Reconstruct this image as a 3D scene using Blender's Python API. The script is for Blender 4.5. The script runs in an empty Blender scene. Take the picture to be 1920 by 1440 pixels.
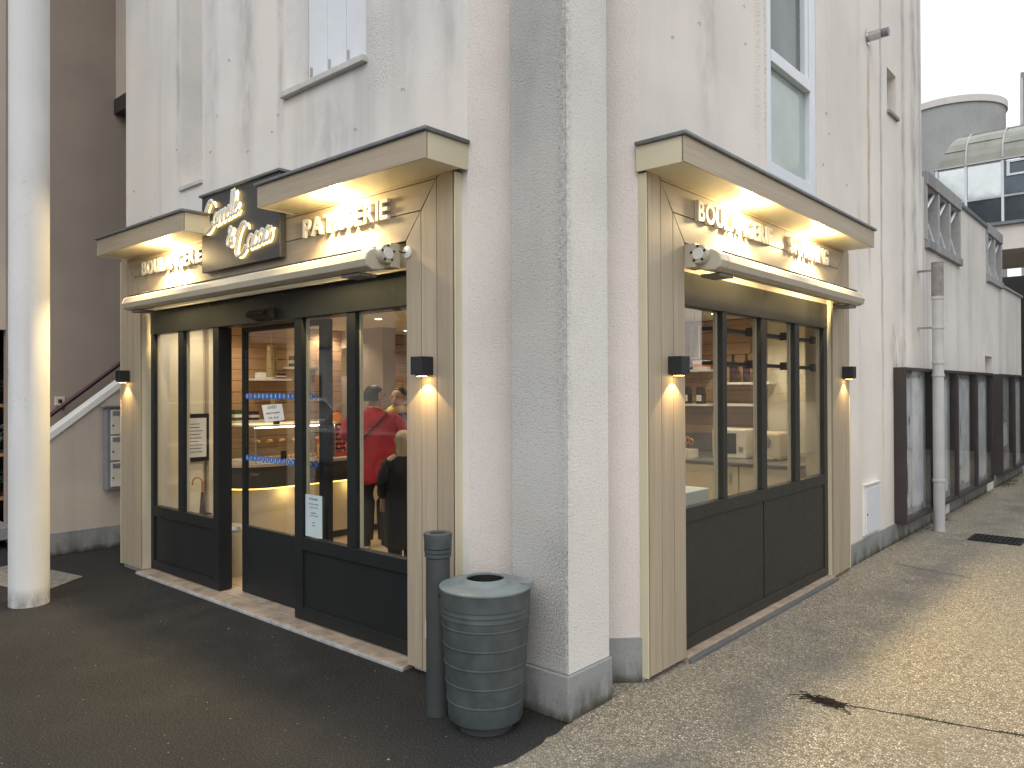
import bpy, bmesh, math, random
from mathutils import Vector, Matrix
R = math.radians
rnd = random.Random(7)
sc = bpy.context.scene
col = sc.collection

# ------------------------------------------------------------------ camera
CAM = (2.216, -2.927, 1.6)
yaw, pitch, roll = 0.719352, 0.0068626, -0.0040908
_r = Vector((math.cos(yaw), math.sin(yaw), 0)); _f = Vector((-math.sin(yaw), math.cos(yaw), 0)); _u = Vector((0, 0, 1))
_f2 = math.cos(pitch)*_f + math.sin(pitch)*_u; _u2 = -math.sin(pitch)*_f + math.cos(pitch)*_u
_r3 = math.cos(roll)*_r + math.sin(roll)*_u2; _u3 = -math.sin(roll)*_r + math.cos(roll)*_u2
cd = bpy.data.cameras.new('camera'); cam = bpy.data.objects.new('camera', cd); col.objects.link(cam)
cd.sensor_width = 36; cd.lens = 36*1427.6/1920; cd.clip_start = .05; cd.clip_end = 600
M = Matrix((_r3, _u3, -_f2)).transposed().to_4x4(); M.translation = CAM
cam.matrix_world = M
sc.camera = cam

# ------------------------------------------------------------------ sky, sun, exposure
SUN_EL, SUN_AZ = 48, 150          # degrees; azimuth counted from +Y clockwise
w = bpy.data.worlds.new('World'); sc.world = w; w.use_nodes = True
nt = w.node_tree; nt.nodes.clear()
sky = nt.nodes.new('ShaderNodeTexSky'); sky.sky_type = 'NISHITA'; sky.sun_disc = False
sky.sun_elevation = R(SUN_EL); sky.sun_rotation = R(SUN_AZ); sky.air_density = 1.0; sky.dust_density = 4.0; sky.ozone_density = 1.0
hsv = nt.nodes.new('ShaderNodeHueSaturation'); hsv.inputs['Saturation'].default_value = .22
bg = nt.nodes.new('ShaderNodeBackground'); bg.inputs['Strength'].default_value = .14
wo = nt.nodes.new('ShaderNodeOutputWorld')
ov = nt.nodes.new('ShaderNodeMix'); ov.data_type = 'RGBA'; ov.inputs[0].default_value = .72; ov.inputs[7].default_value = (8.6, 8.75, 8.9, 1)   # even cloud layer
nt.links.new(sky.outputs[0], hsv.inputs['Color']); nt.links.new(hsv.outputs[0], ov.inputs[6]); nt.links.new(ov.outputs[2], bg.inputs[0]); nt.links.new(bg.outputs[0], wo.inputs[0])
sl = bpy.data.lights.new('sun', 'SUN'); sl.energy = .5; sl.angle = R(40); sl.color = (1, .97, .93)
so = bpy.data.objects.new('sun', sl); col.objects.link(so)
sd = Vector((math.sin(R(SUN_AZ))*math.cos(R(SUN_EL)), math.cos(R(SUN_AZ))*math.cos(R(SUN_EL)), math.sin(R(SUN_EL))))
so.rotation_euler = sd.to_track_quat('Z', 'Y').to_euler(); so.location = (4, -6, 12)
sc.view_settings.view_transform = 'Standard'; sc.view_settings.look = 'None'
sc.view_settings.exposure = 0.12; sc.view_settings.gamma = 1.0
LE, WE, IE = 260.0, 8.0, 34.0      # watts: canopy downlights, cube lamps, ceiling spots
sc.cycles.max_bounces = 7; sc.cycles.diffuse_bounces = 4; sc.cycles.glossy_bounces = 4
sc.cycles.transparent_max_bounces = 16; sc.cycles.transmission_bounces = 4
sc.cycles.sample_clamp_indirect = 4.0; sc.cycles.use_denoising = True
sc.cycles.caustics_reflective = False; sc.cycles.caustics_refractive = False

# ------------------------------------------------------------------ materials
def srgb(r, g, b):
    f = lambda c: (c/255/12.92) if c/255 <= .04045 else ((c/255+.055)/1.055)**2.4
    return (f(r), f(g), f(b), 1)
class NT:
    def __init__(s, name):
        s.m = bpy.data.materials.new(name); s.m.use_nodes = True; s.t = s.m.node_tree
        s.p = s.t.nodes['Principled BSDF']; s.out = s.t.nodes['Material Output']; s._c = None
    def n(s, typ, **kw):
        x = s.t.nodes.new('ShaderNode'+typ)
        for k, v in kw.items():
            if k in x.inputs: x.inputs[k].default_value = v
            else: setattr(x, k, v)
        return x
    def l(s, a, b): s.t.links.new(a, b)
    def coord(s, scale=(1, 1, 1)):
        if s._c is None: s._c = s.n('TexCoord').outputs['Object']
        mp = s.n('Mapping'); mp.inputs['Scale'].default_value = scale; s.l(s._c, mp.inputs['Vector']); return mp.outputs[0]
    def noise(s, scale, detail=4, stretch=(1, 1, 1), rough=.55):
        x = s.n('TexNoise', Scale=scale, Detail=detail, Roughness=rough); s.l(s.coord(stretch), x.inputs['Vector']); return x.outputs['Fac']
    def ramp(s, fac, a, b, ca=(0, 0, 0, 1), cb=(1, 1, 1, 1)):
        x = s.n('ValToRGB'); e = x.color_ramp.elements; e[0].position = a; e[1].position = b; e[0].color = ca; e[1].color = cb
        s.l(fac, x.inputs[0]); return x.outputs[0]
    def mix(s, fac, a, b, mode='MIX'):
        x = s.n('Mix', data_type='RGBA', blend_type=mode)
        for i, v in ((0, fac), (6, a), (7, b)):
            if hasattr(v, 'is_output'): s.l(v, x.inputs[i])
            else: x.inputs[i].default_value = v
        return x.outputs[2]
    def math(s, op, a, b=0.0):
        x = s.n('Math', operation=op)
        for i, v in ((0, a), (1, b)):
            if hasattr(v, 'is_output'): s.l(v, x.inputs[i])
            else: x.inputs[i].default_value = v
        return x.outputs[0]
    def bump(s, h, strength, dist, prev=None):
        x = s.n('Bump', Strength=strength, Distance=dist); s.l(h, x.inputs['Height'])
        if prev is not None: s.l(prev, x.inputs['Normal'])
        s.l(x.outputs[0], s.p.inputs['Normal']); return x.outputs[0]
    def base(s, c):
        if hasattr(c, 'is_output'): s.l(c, s.p.inputs['Base Color'])
        else: s.p.inputs['Base Color'].default_value = c
    def rough(s, v):
        if hasattr(v, 'is_output'): s.l(v, s.p.inputs['Roughness'])
        else: s.p.inputs['Roughness'].default_value = v
def sc4(c, k): return (c[0]*k, c[1]*k, c[2]*k, 1)
MATS = {}
def plain(name, c, rough=.5, metal=0, var=.12, vs=6, bump=0, bs=80, spec=.5, stretch=(1, 1, 1), emit=None, es=0):
    if name in MATS: return MATS[name]
    k = NT(name); f = k.noise(vs, 5, stretch)
    k.base(k.mix(k.ramp(f, .3, .7), sc4(c, 1-var), sc4(c, 1+var)))
    f2 = k.noise(vs*7, 3); k.rough(k.ramp(f2, .2, .8, (max(rough-.08, .03),)*3+(1,), (min(rough+.1, 1),)*3+(1,)))
    k.p.inputs['Metallic'].default_value = metal; k.p.inputs['Specular IOR Level'].default_value = spec
    if bump: k.bump(k.noise(bs, 4), bump, .004)
    if emit: k.p.inputs['Emission Color'].default_value = emit; k.p.inputs['Emission Strength'].default_value = es
    MATS[name] = k.m; return k.m
def plaster(name, c, dirt=.35, grain=.5, gs=110, spots=.0, dirtc=(.20, .21, .20, 1), warm=None, pits=.30, marks=()):
    k = NT(name)
    big = k.noise(1.1, 5); st = k.noise(1.0, 6, (1.7, 1.7, .13), .6); st2 = k.noise(1.0, 4, (9, 9, .3), .6)
    cc = k.mix(k.ramp(big, .35, .68), c, sc4(c, .86))
    if warm: cc = k.mix(k.ramp(k.noise(.7, 3), .42, .66), cc, warm)
    sm = k.math('MULTIPLY', k.ramp(st, .50, .74), k.ramp(st2, .28, .72))
    cc = k.mix(k.math('MULTIPLY', sm, dirt), cc, dirtc)
    g = k.noise(gs, 4); g2 = k.noise(gs*2.7, 2)
    pit = k.ramp(g, .33, .45)
    cc = k.mix(k.math('MULTIPLY', k.math('SUBTRACT', 1.0, pit), pits), cc, sc4(c, .42))  # shade of the grain's pits is put into the base colour
    if spots:
        sp = k.math('MULTIPLY', k.ramp(k.noise(38, 5, rough=.7), .56, .66), k.ramp(k.noise(1.5, 4), .5, .72))
        cc = k.mix(k.math('MULTIPLY', sp, spots), cc, (.06, .06, .055, 1))
    if marks:
        sx = k.n('SeparateXYZ'); k.l(k._c, sx.inputs[0])
    for ax, c0, hw, z0, z1, mc, ns, lo, hi, st_ in marks:      # stains, mould and rust with a place of their own
        wob = k.math('MULTIPLY', k.math('SUBTRACT', k.noise(1.2, 3, (.6, .6, 1.6)), .5), hw*1.5)
        a = k.math('ABSOLUTE', k.math('SUBTRACT', k.math('ADD', sx.outputs[ax], wob), c0))
        zc, zh = (z0+z1)/2, (z1-z0)/2; zz_ = k.math('ABSOLUTE', k.math('SUBTRACT', sx.outputs[2], zc))
        f = k.math('MULTIPLY', k.ramp(k.math('DIVIDE', a, hw), .15, 1, (1, 1, 1, 1), (0, 0, 0, 1)), k.ramp(k.math('DIVIDE', zz_, zh), .55, 1, (1, 1, 1, 1), (0, 0, 0, 1)))
        f = k.math('MULTIPLY', f, k.ramp(k.noise(ns, 5, (1, 1, .35) if ns < 30 else (1, 1, 1), .65), lo, hi)); cc = k.mix(k.math('MULTIPLY', f, st_), cc, mc)
    k.base(cc); k.rough(.92); k.p.inputs['Specular IOR Level'].default_value = .2
    b = k.bump(g, grain, .006); k.bump(g2, grain*.5, .002, b)
    return k.m
def wood(name, c, axis, dark=.72, var=.10, rough=.45):
    k = NT(name)
    s = {'x': (.9, 30, 30), 'y': (30, .9, 30), 'z': (30, 30, .9)}[axis]
    g = k.noise(1.0, 8, tuple(v*1.0 for v in s), .68); g2 = k.noise(1.0, 3, tuple(v*4.5 for v in s), .5)
    oi = k.n('ObjectInfo')
    cc = k.mix(k.ramp(g, .3, .72), sc4(c, dark), c)
    cc = k.mix(k.math('MULTIPLY', k.ramp(g2, .35, .65), .3), cc, sc4(c, 1.12))
    v = k.math('ADD', k.math('MULTIPLY', oi.outputs['Random'], 2*var), 1-var)
    h = k.n('HueSaturation'); k.l(v, h.inputs['Value']); k.l(cc, h.inputs['Color']); k.base(h.outputs[0])
    k.rough(rough); k.bump(g2, .12, .001)
    return k.m
def glass(name, tint=(1, 1, 1, 1), boost=1.7, rough=0.0):
    k = NT(name); k.t.nodes.remove(k.p)
    lw = k.n('LayerWeight', Blend=.5); sch = k.math('ADD', k.math('MULTIPLY', k.math('POWER', lw.outputs['Facing'], 5.0), .96), .04); tr = k.n('BsdfTransparent', Color=tint); gl = k.n('BsdfGlossy', Roughness=rough); mx = k.n('MixShader')
    k.l(k.math('MINIMUM', k.math('MULTIPLY', sch, boost), 1.0), mx.inputs[0])
    k.l(tr.outputs[0], mx.inputs[1]); k.l(gl.outputs[0], mx.inputs[2]); k.l(mx.outputs[0], k.out.inputs[0])
    return k.m
def emis(name, c, s):
    k = NT(name); k.base((0.8, .8, .8, 1)); k.p.inputs['Emission Color'].default_value = c; k.p.inputs['Emission Strength'].default_value = s
    return k.m

GREY, MOULD, RUST = (.27, .275, .28, 1), (.045, .045, .04, 1), (.42, .26, .11, 1)
m_wallL = plaster('plaster_front', srgb(232, 231, 229), .5, .45, 120, .2, warm=srgb(236, 229, 221), pits=.15, marks=[
    (0, -1.40, .24, 3.3, 4.0, MOULD, 100, .50, .64, .6), (0, -2.48, .06, 2.9, 6, GREY, 8, .3, .6, .5), (0, -2.95, .2, 2.8, 7, GREY, 6, .35, .65, .55), (0, -4.02, .06, 3.0, 7, GREY, 8, .3, .6, .45),
    (0, -1.9, .35, 2.9, 3.6, GREY, 7, .38, .66, .4), (0, -.80, .16, 2.9, 7, GREY, 6, .35, .65, .5), (0, -3.45, .12, 2.9, 7, GREY, 6, .35, .65, .4), (0, -1.15, .12, 2.9, 7, GREY, 9, .35, .65, .35)])
m_wallR = plaster('plaster_side', srgb(236, 230, 223), .22, .35, 130, .05, pits=.12, marks=[
    (1, 4.80, .06, 2.6, 5.0, RUST, 7, .2, .6, .75), (1, 2.24, .08, 3.1, 4.9, MOULD, 70, .53, .62, .6), (1, 2.37, .03, 3.1, 5.2, MOULD, 60, .48, .62, .65), (1, 5.2, .05, .3, 9, GREY, 9, .2, .6, .7), (1, 6.0, .10, .6, 9, GREY, 7, .3, .6, .6), (1, 6.45, .2, 1.5, 9, GREY, 5, .3, .6, .65),
    (1, 6.7, .12, 2.8, 9, GREY, 5, .2, .6, .6), (1, 1.5, .2, 2.95, 6, GREY, 6, .4, .65, .4), (1, 5.75, .45, 1.5, 2.3, (.14, .14, .13, 1), 6, .42, .62, .55), (1, 4.5, .1, .2, 9, GREY, 7, .4, .7, .3)])
m_pink = plaster('plaster_pink', srgb(233, 225, 220), .12, .9, 105, pits=.2)
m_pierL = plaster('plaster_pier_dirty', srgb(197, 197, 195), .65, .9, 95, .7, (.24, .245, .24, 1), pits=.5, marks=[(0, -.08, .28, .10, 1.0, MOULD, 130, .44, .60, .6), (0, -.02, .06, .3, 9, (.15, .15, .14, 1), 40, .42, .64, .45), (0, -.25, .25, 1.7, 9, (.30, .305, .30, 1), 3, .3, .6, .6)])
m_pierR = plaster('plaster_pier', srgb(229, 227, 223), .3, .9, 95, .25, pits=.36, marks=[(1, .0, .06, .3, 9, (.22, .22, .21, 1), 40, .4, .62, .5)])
m_annex = plaster('plaster_annex', srgb(222, 218, 214), .8, .35, 90, .1, (.30, .30, .33, 1))
m_taupe = plaster('plaster_taupe', srgb(172, 160, 149), .2, .5, 110)
m_beige = plaster('plaster_beige', srgb(205, 194, 182), .25, .5, 110)
m_col = plaster('column_paint', srgb(226, 227, 228), .75, .10, 160, .5, (.33, .34, .36, 1), pits=.05, marks=[(2, 0.0, .14, -1, 1, (.16, .155, .15, 1), 14, .3, .6, .75), (0, -.09, .10, 1.35, 6, (.30, .31, .33, 1), 5, .35, .6, .75), (0, -.03, .05, 1.62, 2.0, (.14, .14, .14, 1), 40, .42, .6, .8)])
m_plinth = plaster('plinth_cement', srgb(154, 157, 157), .85, .25, 60, .25, (.10, .098, .085, 1), marks=[(2, 0.0, .16, -1, 1, (.055, .05, .035, 1), 7, .38, .62, .9), (2, .0, .05, -1, 1, (.06, .055, .035, 1), 12, .25, .5, .85)])
m_tower = plaster('tower_concrete', srgb(172, 173, 173), .6, .3, 20, .1, (.22, .22, .24, 1))
m_conc = plaster('old_concrete', srgb(160, 160, 162), .8, .6, 45, .5, (.10, .10, .10, 1))
OAK = (.47, .395, .295, 1)
m_oakz = wood('oak_upright', OAK, 'z'); m_oakx = wood('oak_along_front', OAK, 'x'); m_oaky = wood('oak_along_side', OAK, 'y')
m_cladx = wood('cladding_x', (.46, .29, .17, 1), 'x', .6, .16, .5); m_clady = wood('cladding_y', (.46, .29, .17, 1), 'y', .6, .16, .5)
m_pine = wood('pine_shelf', (.55, .33, .15, 1), 'y', .8)
m_floorw = wood('shop_floor_wood', (.55, .42, .27, 1), 'x', .75)
m_cream = plain('cream_metal', (.68, .62, .46, 1), .38, 0, .04, 3)
m_awn = plain('awning_beige', (.55, .51, .42, 1), .38, .1, .05, 8)
m_zinc = plain('zinc_cap', (.22, .235, .25, 1), .45, .6, .15, 14)
m_anth = plain('anthracite_front', (.017, .0195, .021, 1), .45, 0, .10, 5, .03, 300, spec=.28)
m_anth2 = plain('anthracite_side', (.036, .036, .032, 1), .45, 0, .10, 5, .03, 300, spec=.28)
m_black = plain('black_rubber', (.006, .006, .006, 1), .7)
m_lampb = plain('lamp_anthracite', (.018, .020, .025, 1), .45)
m_signb = plain('sign_board', (.040, .047, .056, 1), .35, 0, .05)
m_white = plain('white_paint', (.78, .78, .77, 1), .45, 0, .03)
m_pvc = plain('white_pvc', (.74, .78, .84, 1), .35, 0, .03)
m_letter = plain('letter_white', (.80, .79, .76, 1), .4, 0, .03)
m_brass = plain('brass', (.62, .50, .28, 1), .30, 1, .06)
m_steel = plain('steel', (.5, .5, .5, 1), .35, 1)
m_wallin = plain('interior_cream', (.74, .69, .56, 1), .8, 0, .05, 2)
m_ceil = plain('ceiling_cream', (.74, .68, .54, 1), .85, 0, .04, 2)
m_ctr_d = plain('counter_dark', (.045, .042, .038, 1), .5)
m_ctr_w = plain('counter_pale', (.62, .54, .40, 1), .5, 0, .06)
m_ctr_t = plain('counter_top', (.42, .36, .28, 1), .35, 0, .12, 9)
m_greytop = plain('grey_worktop', (.13, .13, .13, 1), .35)
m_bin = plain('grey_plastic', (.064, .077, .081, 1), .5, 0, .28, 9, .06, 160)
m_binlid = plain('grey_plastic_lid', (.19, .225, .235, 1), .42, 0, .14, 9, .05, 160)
m_boll = plain('bollard_grey', (.055, .06, .063, 1), .5, 0, .12, 6, .05, 120)
m_brown = plain('brown_metal', (.042, .033, .033, 1), .5, 0, .15, 5)
m_rail = plain('maroon_rail', (.06, .018, .028, 1), .35)
m_blueg = plain('bluegrey_metal', (.20, .215, .245, 1), .45)
m_creambox = plain('mailbox_cream', (.66, .63, .55, 1), .45)
m_pipe = plain('pipe_grey', (.50, .50, .51, 1), .5, 0, .15, 3, .03, 60)
m_pipe2 = plain('pipe_dirty', (.24, .23, .22, 1), .7, 0, .3, 8, .1, 60)
m_paper = plain('paper', (.70, .71, .72, 1), .8, 0, .06)
m_post = plain('weathered_poster', (.62, .64, .67, 1), .8, 0, .22, 4, .5, 9)
m_post2 = plain('poster_backing', (.33, .34, .34, 1), .85, 0, .3, 5, .4, 12)
m_paperb = plain('paper_bluish', (.55, .66, .70, 1), .7, 0, .04)
m_ink = plain('ink', (.06, .06, .07, 1), .8)
m_blue = plain('blue_sticker', (.01, .15, .55, 1), .5)
m_bark = plain('bark', (.045, .036, .028, 1), .9, 0, .3, 20, .4, 60)
m_twig = plain('twig', (.022, .016, .012, 1), .9)
m_leaf = plain('leaf', (.05, .085, .035, 1), .6, 0, .4, 9)
m_leafg = plain('leaf_silver', (.16, .21, .17, 1), .6, 0, .3, 9)
m_grass = plain('grass_blade', (.06, .075, .02, 1), .7, 0, .3, 9)
m_terra = plain('pot_dark', (.05, .03, .025, 1), .7)
m_red = plain('red_coat', (.30, .012, .022, 1), .75, 0, .18, 7, .15, 120)
m_blk = plain('black_cloth', (.010, .010, .012, 1), .8, 0, .3, 9, .2, 60)
m_trs = plain('dark_trousers', (.016, .016, .018, 1), .85, 0, .25, 9)
m_plum = plain('plum_top', (.06, .018, .035, 1), .8)
m_yel = plain('yellow_scarf', (.62, .50, .20, 1), .85, 0, .12, 20, .3, 90)
m_skin = plain('skin', (.46, .29, .21, 1), .5, 0, .06)
m_lip = plain('lip', (.34, .13, .11, 1), .5)
m_hair = plain('dark_hair', (.012, .009, .008, 1), .55, 0, .3, 30, .3, 120, stretch=(1, 1, .2))
m_blond = plain('blond_hair', (.42, .33, .20, 1), .6, 0, .25, 30, .3, 120, stretch=(1, 1, .2))
m_shoe = plain('shoe', (.035, .018, .018, 1), .5); m_sole = plain('sole', (.6, .58, .54, 1), .6)
m_orange = plain('orange', (.62, .20, .03, 1), .5); m_redpl = plain('red_plastic', (.45, .04, .03, 1), .4)
m_bread = plain('bread', (.50, .25, .08, 1), .7, 0, .35, 30, .3, 60)
m_gl = glass('shop_glass', (.98, .985, .98, 1), 1.6); m_gl2 = glass('board_glass', (.985, .99, .99, 1), .6, .01); m_glcase = glass('case_glass', (.98, 1, .99, 1), 1.0)
m_upgl = plain('upper_pane_dark', (.10, .12, .115, 1), .06, 0, .3, 2, spec=.6)
m_upgl2 = plain('upper_pane_milky', (.40, .47, .44, 1), .10, 0, .12, 2, spec=.6)
m_roofgl = plain('roof_glazing', (.30, .31, .27, 1), .22, 0, .15, 3)
m_mirror = plain('mirror_glazing', (.62, .66, .66, 1), .04, 1, .12, 1.2); m_mirror2 = plain('tinted_glazing', (.10, .12, .14, 1), .06, .6, .4, 1.2)
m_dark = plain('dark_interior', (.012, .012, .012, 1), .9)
m_lampglow = emis('downlight_glow', (1, .72, .34, 1), 40)
m_wallglow = emis('wall_lamp_glow', (1, .62, .22, 1), 25)
m_ceilglow = emis('ceiling_spot_glow', (1, .86, .62, 1), 22)
m_led = emis('led_strip', (1, .70, .16, 1), 3.2)
m_halo = emis('letter_led', (1, .66, .20, 1), 4.5)
m_silltile = plain('sill_tile', (.37, .30, .235, 1), .6, 0, .3, 11, .1, 80)
m_sillw = plain('pale_sill', (.58, .58, .56, 1), .7, 0, .15, 12)
m_cement = plain('cement_edge', (.40, .40, .40, 1), .85, 0, .25, 14, .3, 60)
m_plate = plain('worn_plate', (.20, .195, .185, 1), .8, 0, .35, 25, .4, 70)
m_iron = plain('cast_iron', (.02, .02, .022, 1), .6, .5, .2, 20)
m_stone = plain('wall_stone', (.44, .40, .34, 1), .9, 0, .35, 5, .6, 30)

def ground_asphalt():
    k = NT('asphalt'); g = k.noise(120, 3); bigp = k.noise(.55, 5); mid = k.noise(3.0, 5)
    cc = k.mix(k.ramp(bigp, .36, .66), (.010, .0102, .011, 1), (.027, .027, .027, 1))
    cc = k.mix(k.math('MULTIPLY', k.ramp(mid, .5, .72), .45), cc, (.034, .034, .034, 1))
    cc = k.mix(k.math('MULTIPLY', k.ramp(g, .52, .64), .7), cc, (.085, .083, .08, 1))
    k.base(cc); k.rough(k.ramp(bigp, .35, .7, (.72,)*3+(1,), (.95,)*3+(1,))); k.p.inputs['Specular IOR Level'].default_value = .3; k.bump(g, .7, .005)
    return k.m
def ground_aggregate():
    k = NT('exposed_aggregate')
    v = k.n('TexVoronoi', Scale=84.0); k.l(k.coord(), v.inputs['Vector'])
    v2 = k.n('TexVoronoi', Scale=84.0, feature='DISTANCE_TO_EDGE'); k.l(k.coord(), v2.inputs['Vector'])
    hs = k.n('SeparateColor'); k.l(v.outputs['Color'], hs.inputs[0])
    r = k.n('ValToRGB'); e = r.color_ramp.elements
    e[0].position = 0; e[0].color = (.15, .125, .09, 1); e[1].position = 1; e[1].color = (.86, .81, .68, 1)
    for p, c in ((.25, (.39, .345, .26, 1)), (.5, (.54, .49, .39, 1)), (.75, (.45, .42, .35, 1))):
        x = e.new(p); x.color = c
    k.l(hs.outputs[0], r.inputs[0])
    cc = k.mix(k.ramp(v2.outputs['Distance'], .06, .26), (.155, .132, .095, 1), r.outputs[0])
    big = k.noise(.8, 5); mid = k.noise(2.6, 5)
    cc = k.mix(k.math('MULTIPLY', k.ramp(big, .42, .72), .35), cc, (.22, .215, .19, 1))
    # water-stained run along the middle of the alley
    sx = k.n('SeparateXYZ'); k.l(k._c, sx.inputs[0])
    dx = k.math('ABSOLUTE', k.math('SUBTRACT', k.math('ADD', sx.outputs[0], k.math('MULTIPLY', mid, .7)), .98))
    band = k.math('MULTIPLY', k.ramp(dx, .05, .34, (1, 1, 1, 1), (0, 0, 0, 1)), k.ramp(k.noise(1.3, 4), .36, .58))
    cc = k.mix(k.math('MULTIPLY', band, .62), cc, (.10, .10, .10, 1))
    moss = k.math('MULTIPLY', k.ramp(k.noise(1.7, 4), .55, .75), .35); cc = k.mix(moss, cc, (.20, .18, .09, 1))
    k.base(cc); k.rough(.85); k.bump(v2.outputs['Distance'], .7, .006)
    return k.m
m_asph = ground_asphalt(); m_aggr = ground_aggregate()

# ------------------------------------------------------------------ mesh helpers
ORG = {}
class MB:
    def __init__(s): s.v = []; s.f = []; s.m = []
    def add(s, vs, fs, mi=0):
        o = len(s.v); s.v += [tuple(p) for p in vs]; s.f += [tuple(i+o for i in f) for f in fs]; s.m += [mi]*len(fs); return s
    def box(s, x0, x1, y0, y1, z0, z1, mi=0):
        return s.add([(x0, y0, z0), (x1, y0, z0), (x1, y1, z0), (x0, y1, z0), (x0, y0, z1), (x1, y0, z1), (x1, y1, z1), (x0, y1, z1)],
                     [(0, 3, 2, 1), (4, 5, 6, 7), (0, 1, 5, 4), (1, 2, 6, 5), (2, 3, 7, 6), (3, 0, 4, 7)], mi)
    def prism(s, pts, axis, a0, a1, mi=0):
        n = len(pts)
        P = {'x': lambda p, a: (a, p[0], p[1]), 'y': lambda p, a: (p[0], a, p[1]), 'z': lambda p, a: (p[0], p[1], a)}[axis]
        return s.add([P(p, a0) for p in pts]+[P(p, a1) for p in pts],
                     [tuple(range(n)), tuple(range(2*n-1, n-1, -1))]+[(i, (i+1) % n, n+(i+1) % n, n+i) for i in range(n)], mi)
    def tube(s, pts, r, n=8, mi=0, ell=None, up=Vector((0, 0, 1)), closed=False):
        pts = [Vector(p) for p in pts]; N = len(pts); o = len(s.v); fs = []
        for i, p in enumerate(pts):
            t = (pts[min(i+1, N-1)]-pts[max(i-1, 0)])
            if closed: t = pts[(i+1) % N]-pts[i-1]
            t.normalize(); a = t.cross(up)
            if a.length < 1e-4: a = t.cross(Vector((1, 0, 0)))
            a.normalize(); b = a.cross(t); rr = r[i] if isinstance(r, (list, tuple)) else r
            ra, rb = (rr, rr) if ell is None else (rr*ell[0], rr*ell[1])
            for k in range(n):
                q = 2*math.pi*k/n; s.v.append(tuple(p+a*(ra*math.cos(q))+b*(rb*math.sin(q))))
        for i in range(N if closed else N-1):
            j = (i+1) % N
            for k in range(n): fs.append((o+i*n+k, o+i*n+(k+1) % n, o+j*n+(k+1) % n, o+j*n+k))
        if not closed: fs += [tuple(o+k for k in range(n)), tuple(o+(N-1)*n+k for k in range(n-1, -1, -1))]
        s.f += fs; s.m += [mi]*len(fs); return s
    def lathe(s, prof, c=(0, 0, 0), n=32, mi=0, axis='z', caps=True):
        o = len(s.v); fs = []
        for r, z in prof:
            for k in range(n):
                q = 2*math.pi*k/n; a, b = r*math.cos(q), r*math.sin(q)
                s.v.append({'z': (c[0]+a, c[1]+b, c[2]+z), 'x': (c[0]+z, c[1]+a, c[2]+b), 'y': (c[0]+a, c[1]+z, c[2]+b)}[axis])
        N = len(prof)
        for i in range(N-1):
            for k in range(n): fs.append((o+i*n+k, o+i*n+(k+1) % n, o+(i+1)*n+(k+1) % n, o+(i+1)*n+k))
        if caps: fs += [tuple(o+k for k in range(n-1, -1, -1)), tuple(o+(N-1)*n+k for k in range(n))]
        s.f += fs; s.m += [mi]*len(fs); return s
    def loft(s, rings, n=20, mi=0):      # rings: (cx, cy, cz, rx, ry)
        o = len(s.v); fs = []
        for cx, cy, cz, rx, ry in rings:
            for k in range(n):
                q = 2*math.pi*k/n; s.v.append((cx+rx*math.cos(q), cy+ry*math.sin(q), cz))
        N = len(rings)
        for i in range(N-1):
            for k in range(n): fs.append((o+i*n+k, o+i*n+(k+1) % n, o+(i+1)*n+(k+1) % n, o+(i+1)*n+k))
        fs += [tuple(o+k for k in range(n-1, -1, -1)), tuple(o+(N-1)*n+k for k in range(n))]
        s.f += fs; s.m += [mi]*len(fs); return s
    def build(s, name, mats, parent=None, smooth=False, bev=0, local=False, bseg=2, weld=False):
        me = bpy.data.meshes.new(name)
        off = Vector((0, 0, 0)) if (local or parent is None) else ORG[parent.name]
        me.from_pydata([tuple(Vector(p)-off) for p in s.v], [], s.f)
        if not isinstance(mats, (list, tuple)): mats = [mats]
        for m in mats: me.materials.append(m)
        for p, i in zip(me.polygons, s.m): p.material_index = i
        bm = bmesh.new(); bm.from_mesh(me)
        if weld: bmesh.ops.remove_doubles(bm, verts=bm.verts, dist=1e-5)
        bmesh.ops.recalc_face_normals(bm, faces=bm.faces); bm.to_mesh(me); bm.free()
        if smooth:
            me.shade_smooth(); me.set_sharp_from_angle(angle=R(smooth if smooth > 1 else 38))
        o = bpy.data.objects.new(name, me); col.objects.link(o)
        if parent is not None: o.parent = parent
        ORG[o.name] = off
        if bev:
            b = o.modifiers.new('edge', 'BEVEL'); b.width = bev; b.segments = bseg; b.limit_method = 'ANGLE'; b.angle_limit = R(40)
        return o
def tag(o, label, cat, group=None):
    o['label'] = label; o['category'] = cat
    if group: o['group'] = group
    return o
def thing(name, label, cat, loc=(0, 0, 0), rz=0, group=None):
    o = bpy.data.objects.new(name, None); col.objects.link(o); o.location = loc; o.rotation_euler = (0, 0, rz); o.empty_display_size = .1
    ORG[o.name] = Vector(loc); return tag(o, label, cat, group)
def struct(o): o['kind'] = 'structure'; return o
def stuff(o): o['kind'] = 'stuff'; return o
def bx(name, m, parent, x0, x1, y0, y1, z0, z1, bev=0, local=False):
    return MB().box(x0, x1, y0, y1, z0, z1).build(name, m, parent, bev=bev, local=local)
def copy_tree(o, parent=None):
    c = o.copy(); col.objects.link(c)
    if parent is not None: c.parent = parent; c.matrix_parent_inverse = o.matrix_parent_inverse.copy()
    for ch in list(o.children): copy_tree(ch, c)
    return c
def lamp(name, typ, loc, energy, color, parent, radius=.03, spot=None, blend=.2, rot=None):
    d = bpy.data.lights.new(name, typ); d.energy = energy; d.color = color
    if typ in ('POINT', 'SPOT'): d.shadow_soft_size = radius
    if typ == 'SPOT': d.spot_size = R(spot); d.spot_blend = blend
    o = bpy.data.objects.new(name, d); col.objects.link(o); o.parent = parent
    o.location = Vector(loc)-ORG[parent.name]
    if rot: o.rotation_euler = rot
    return o
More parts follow.
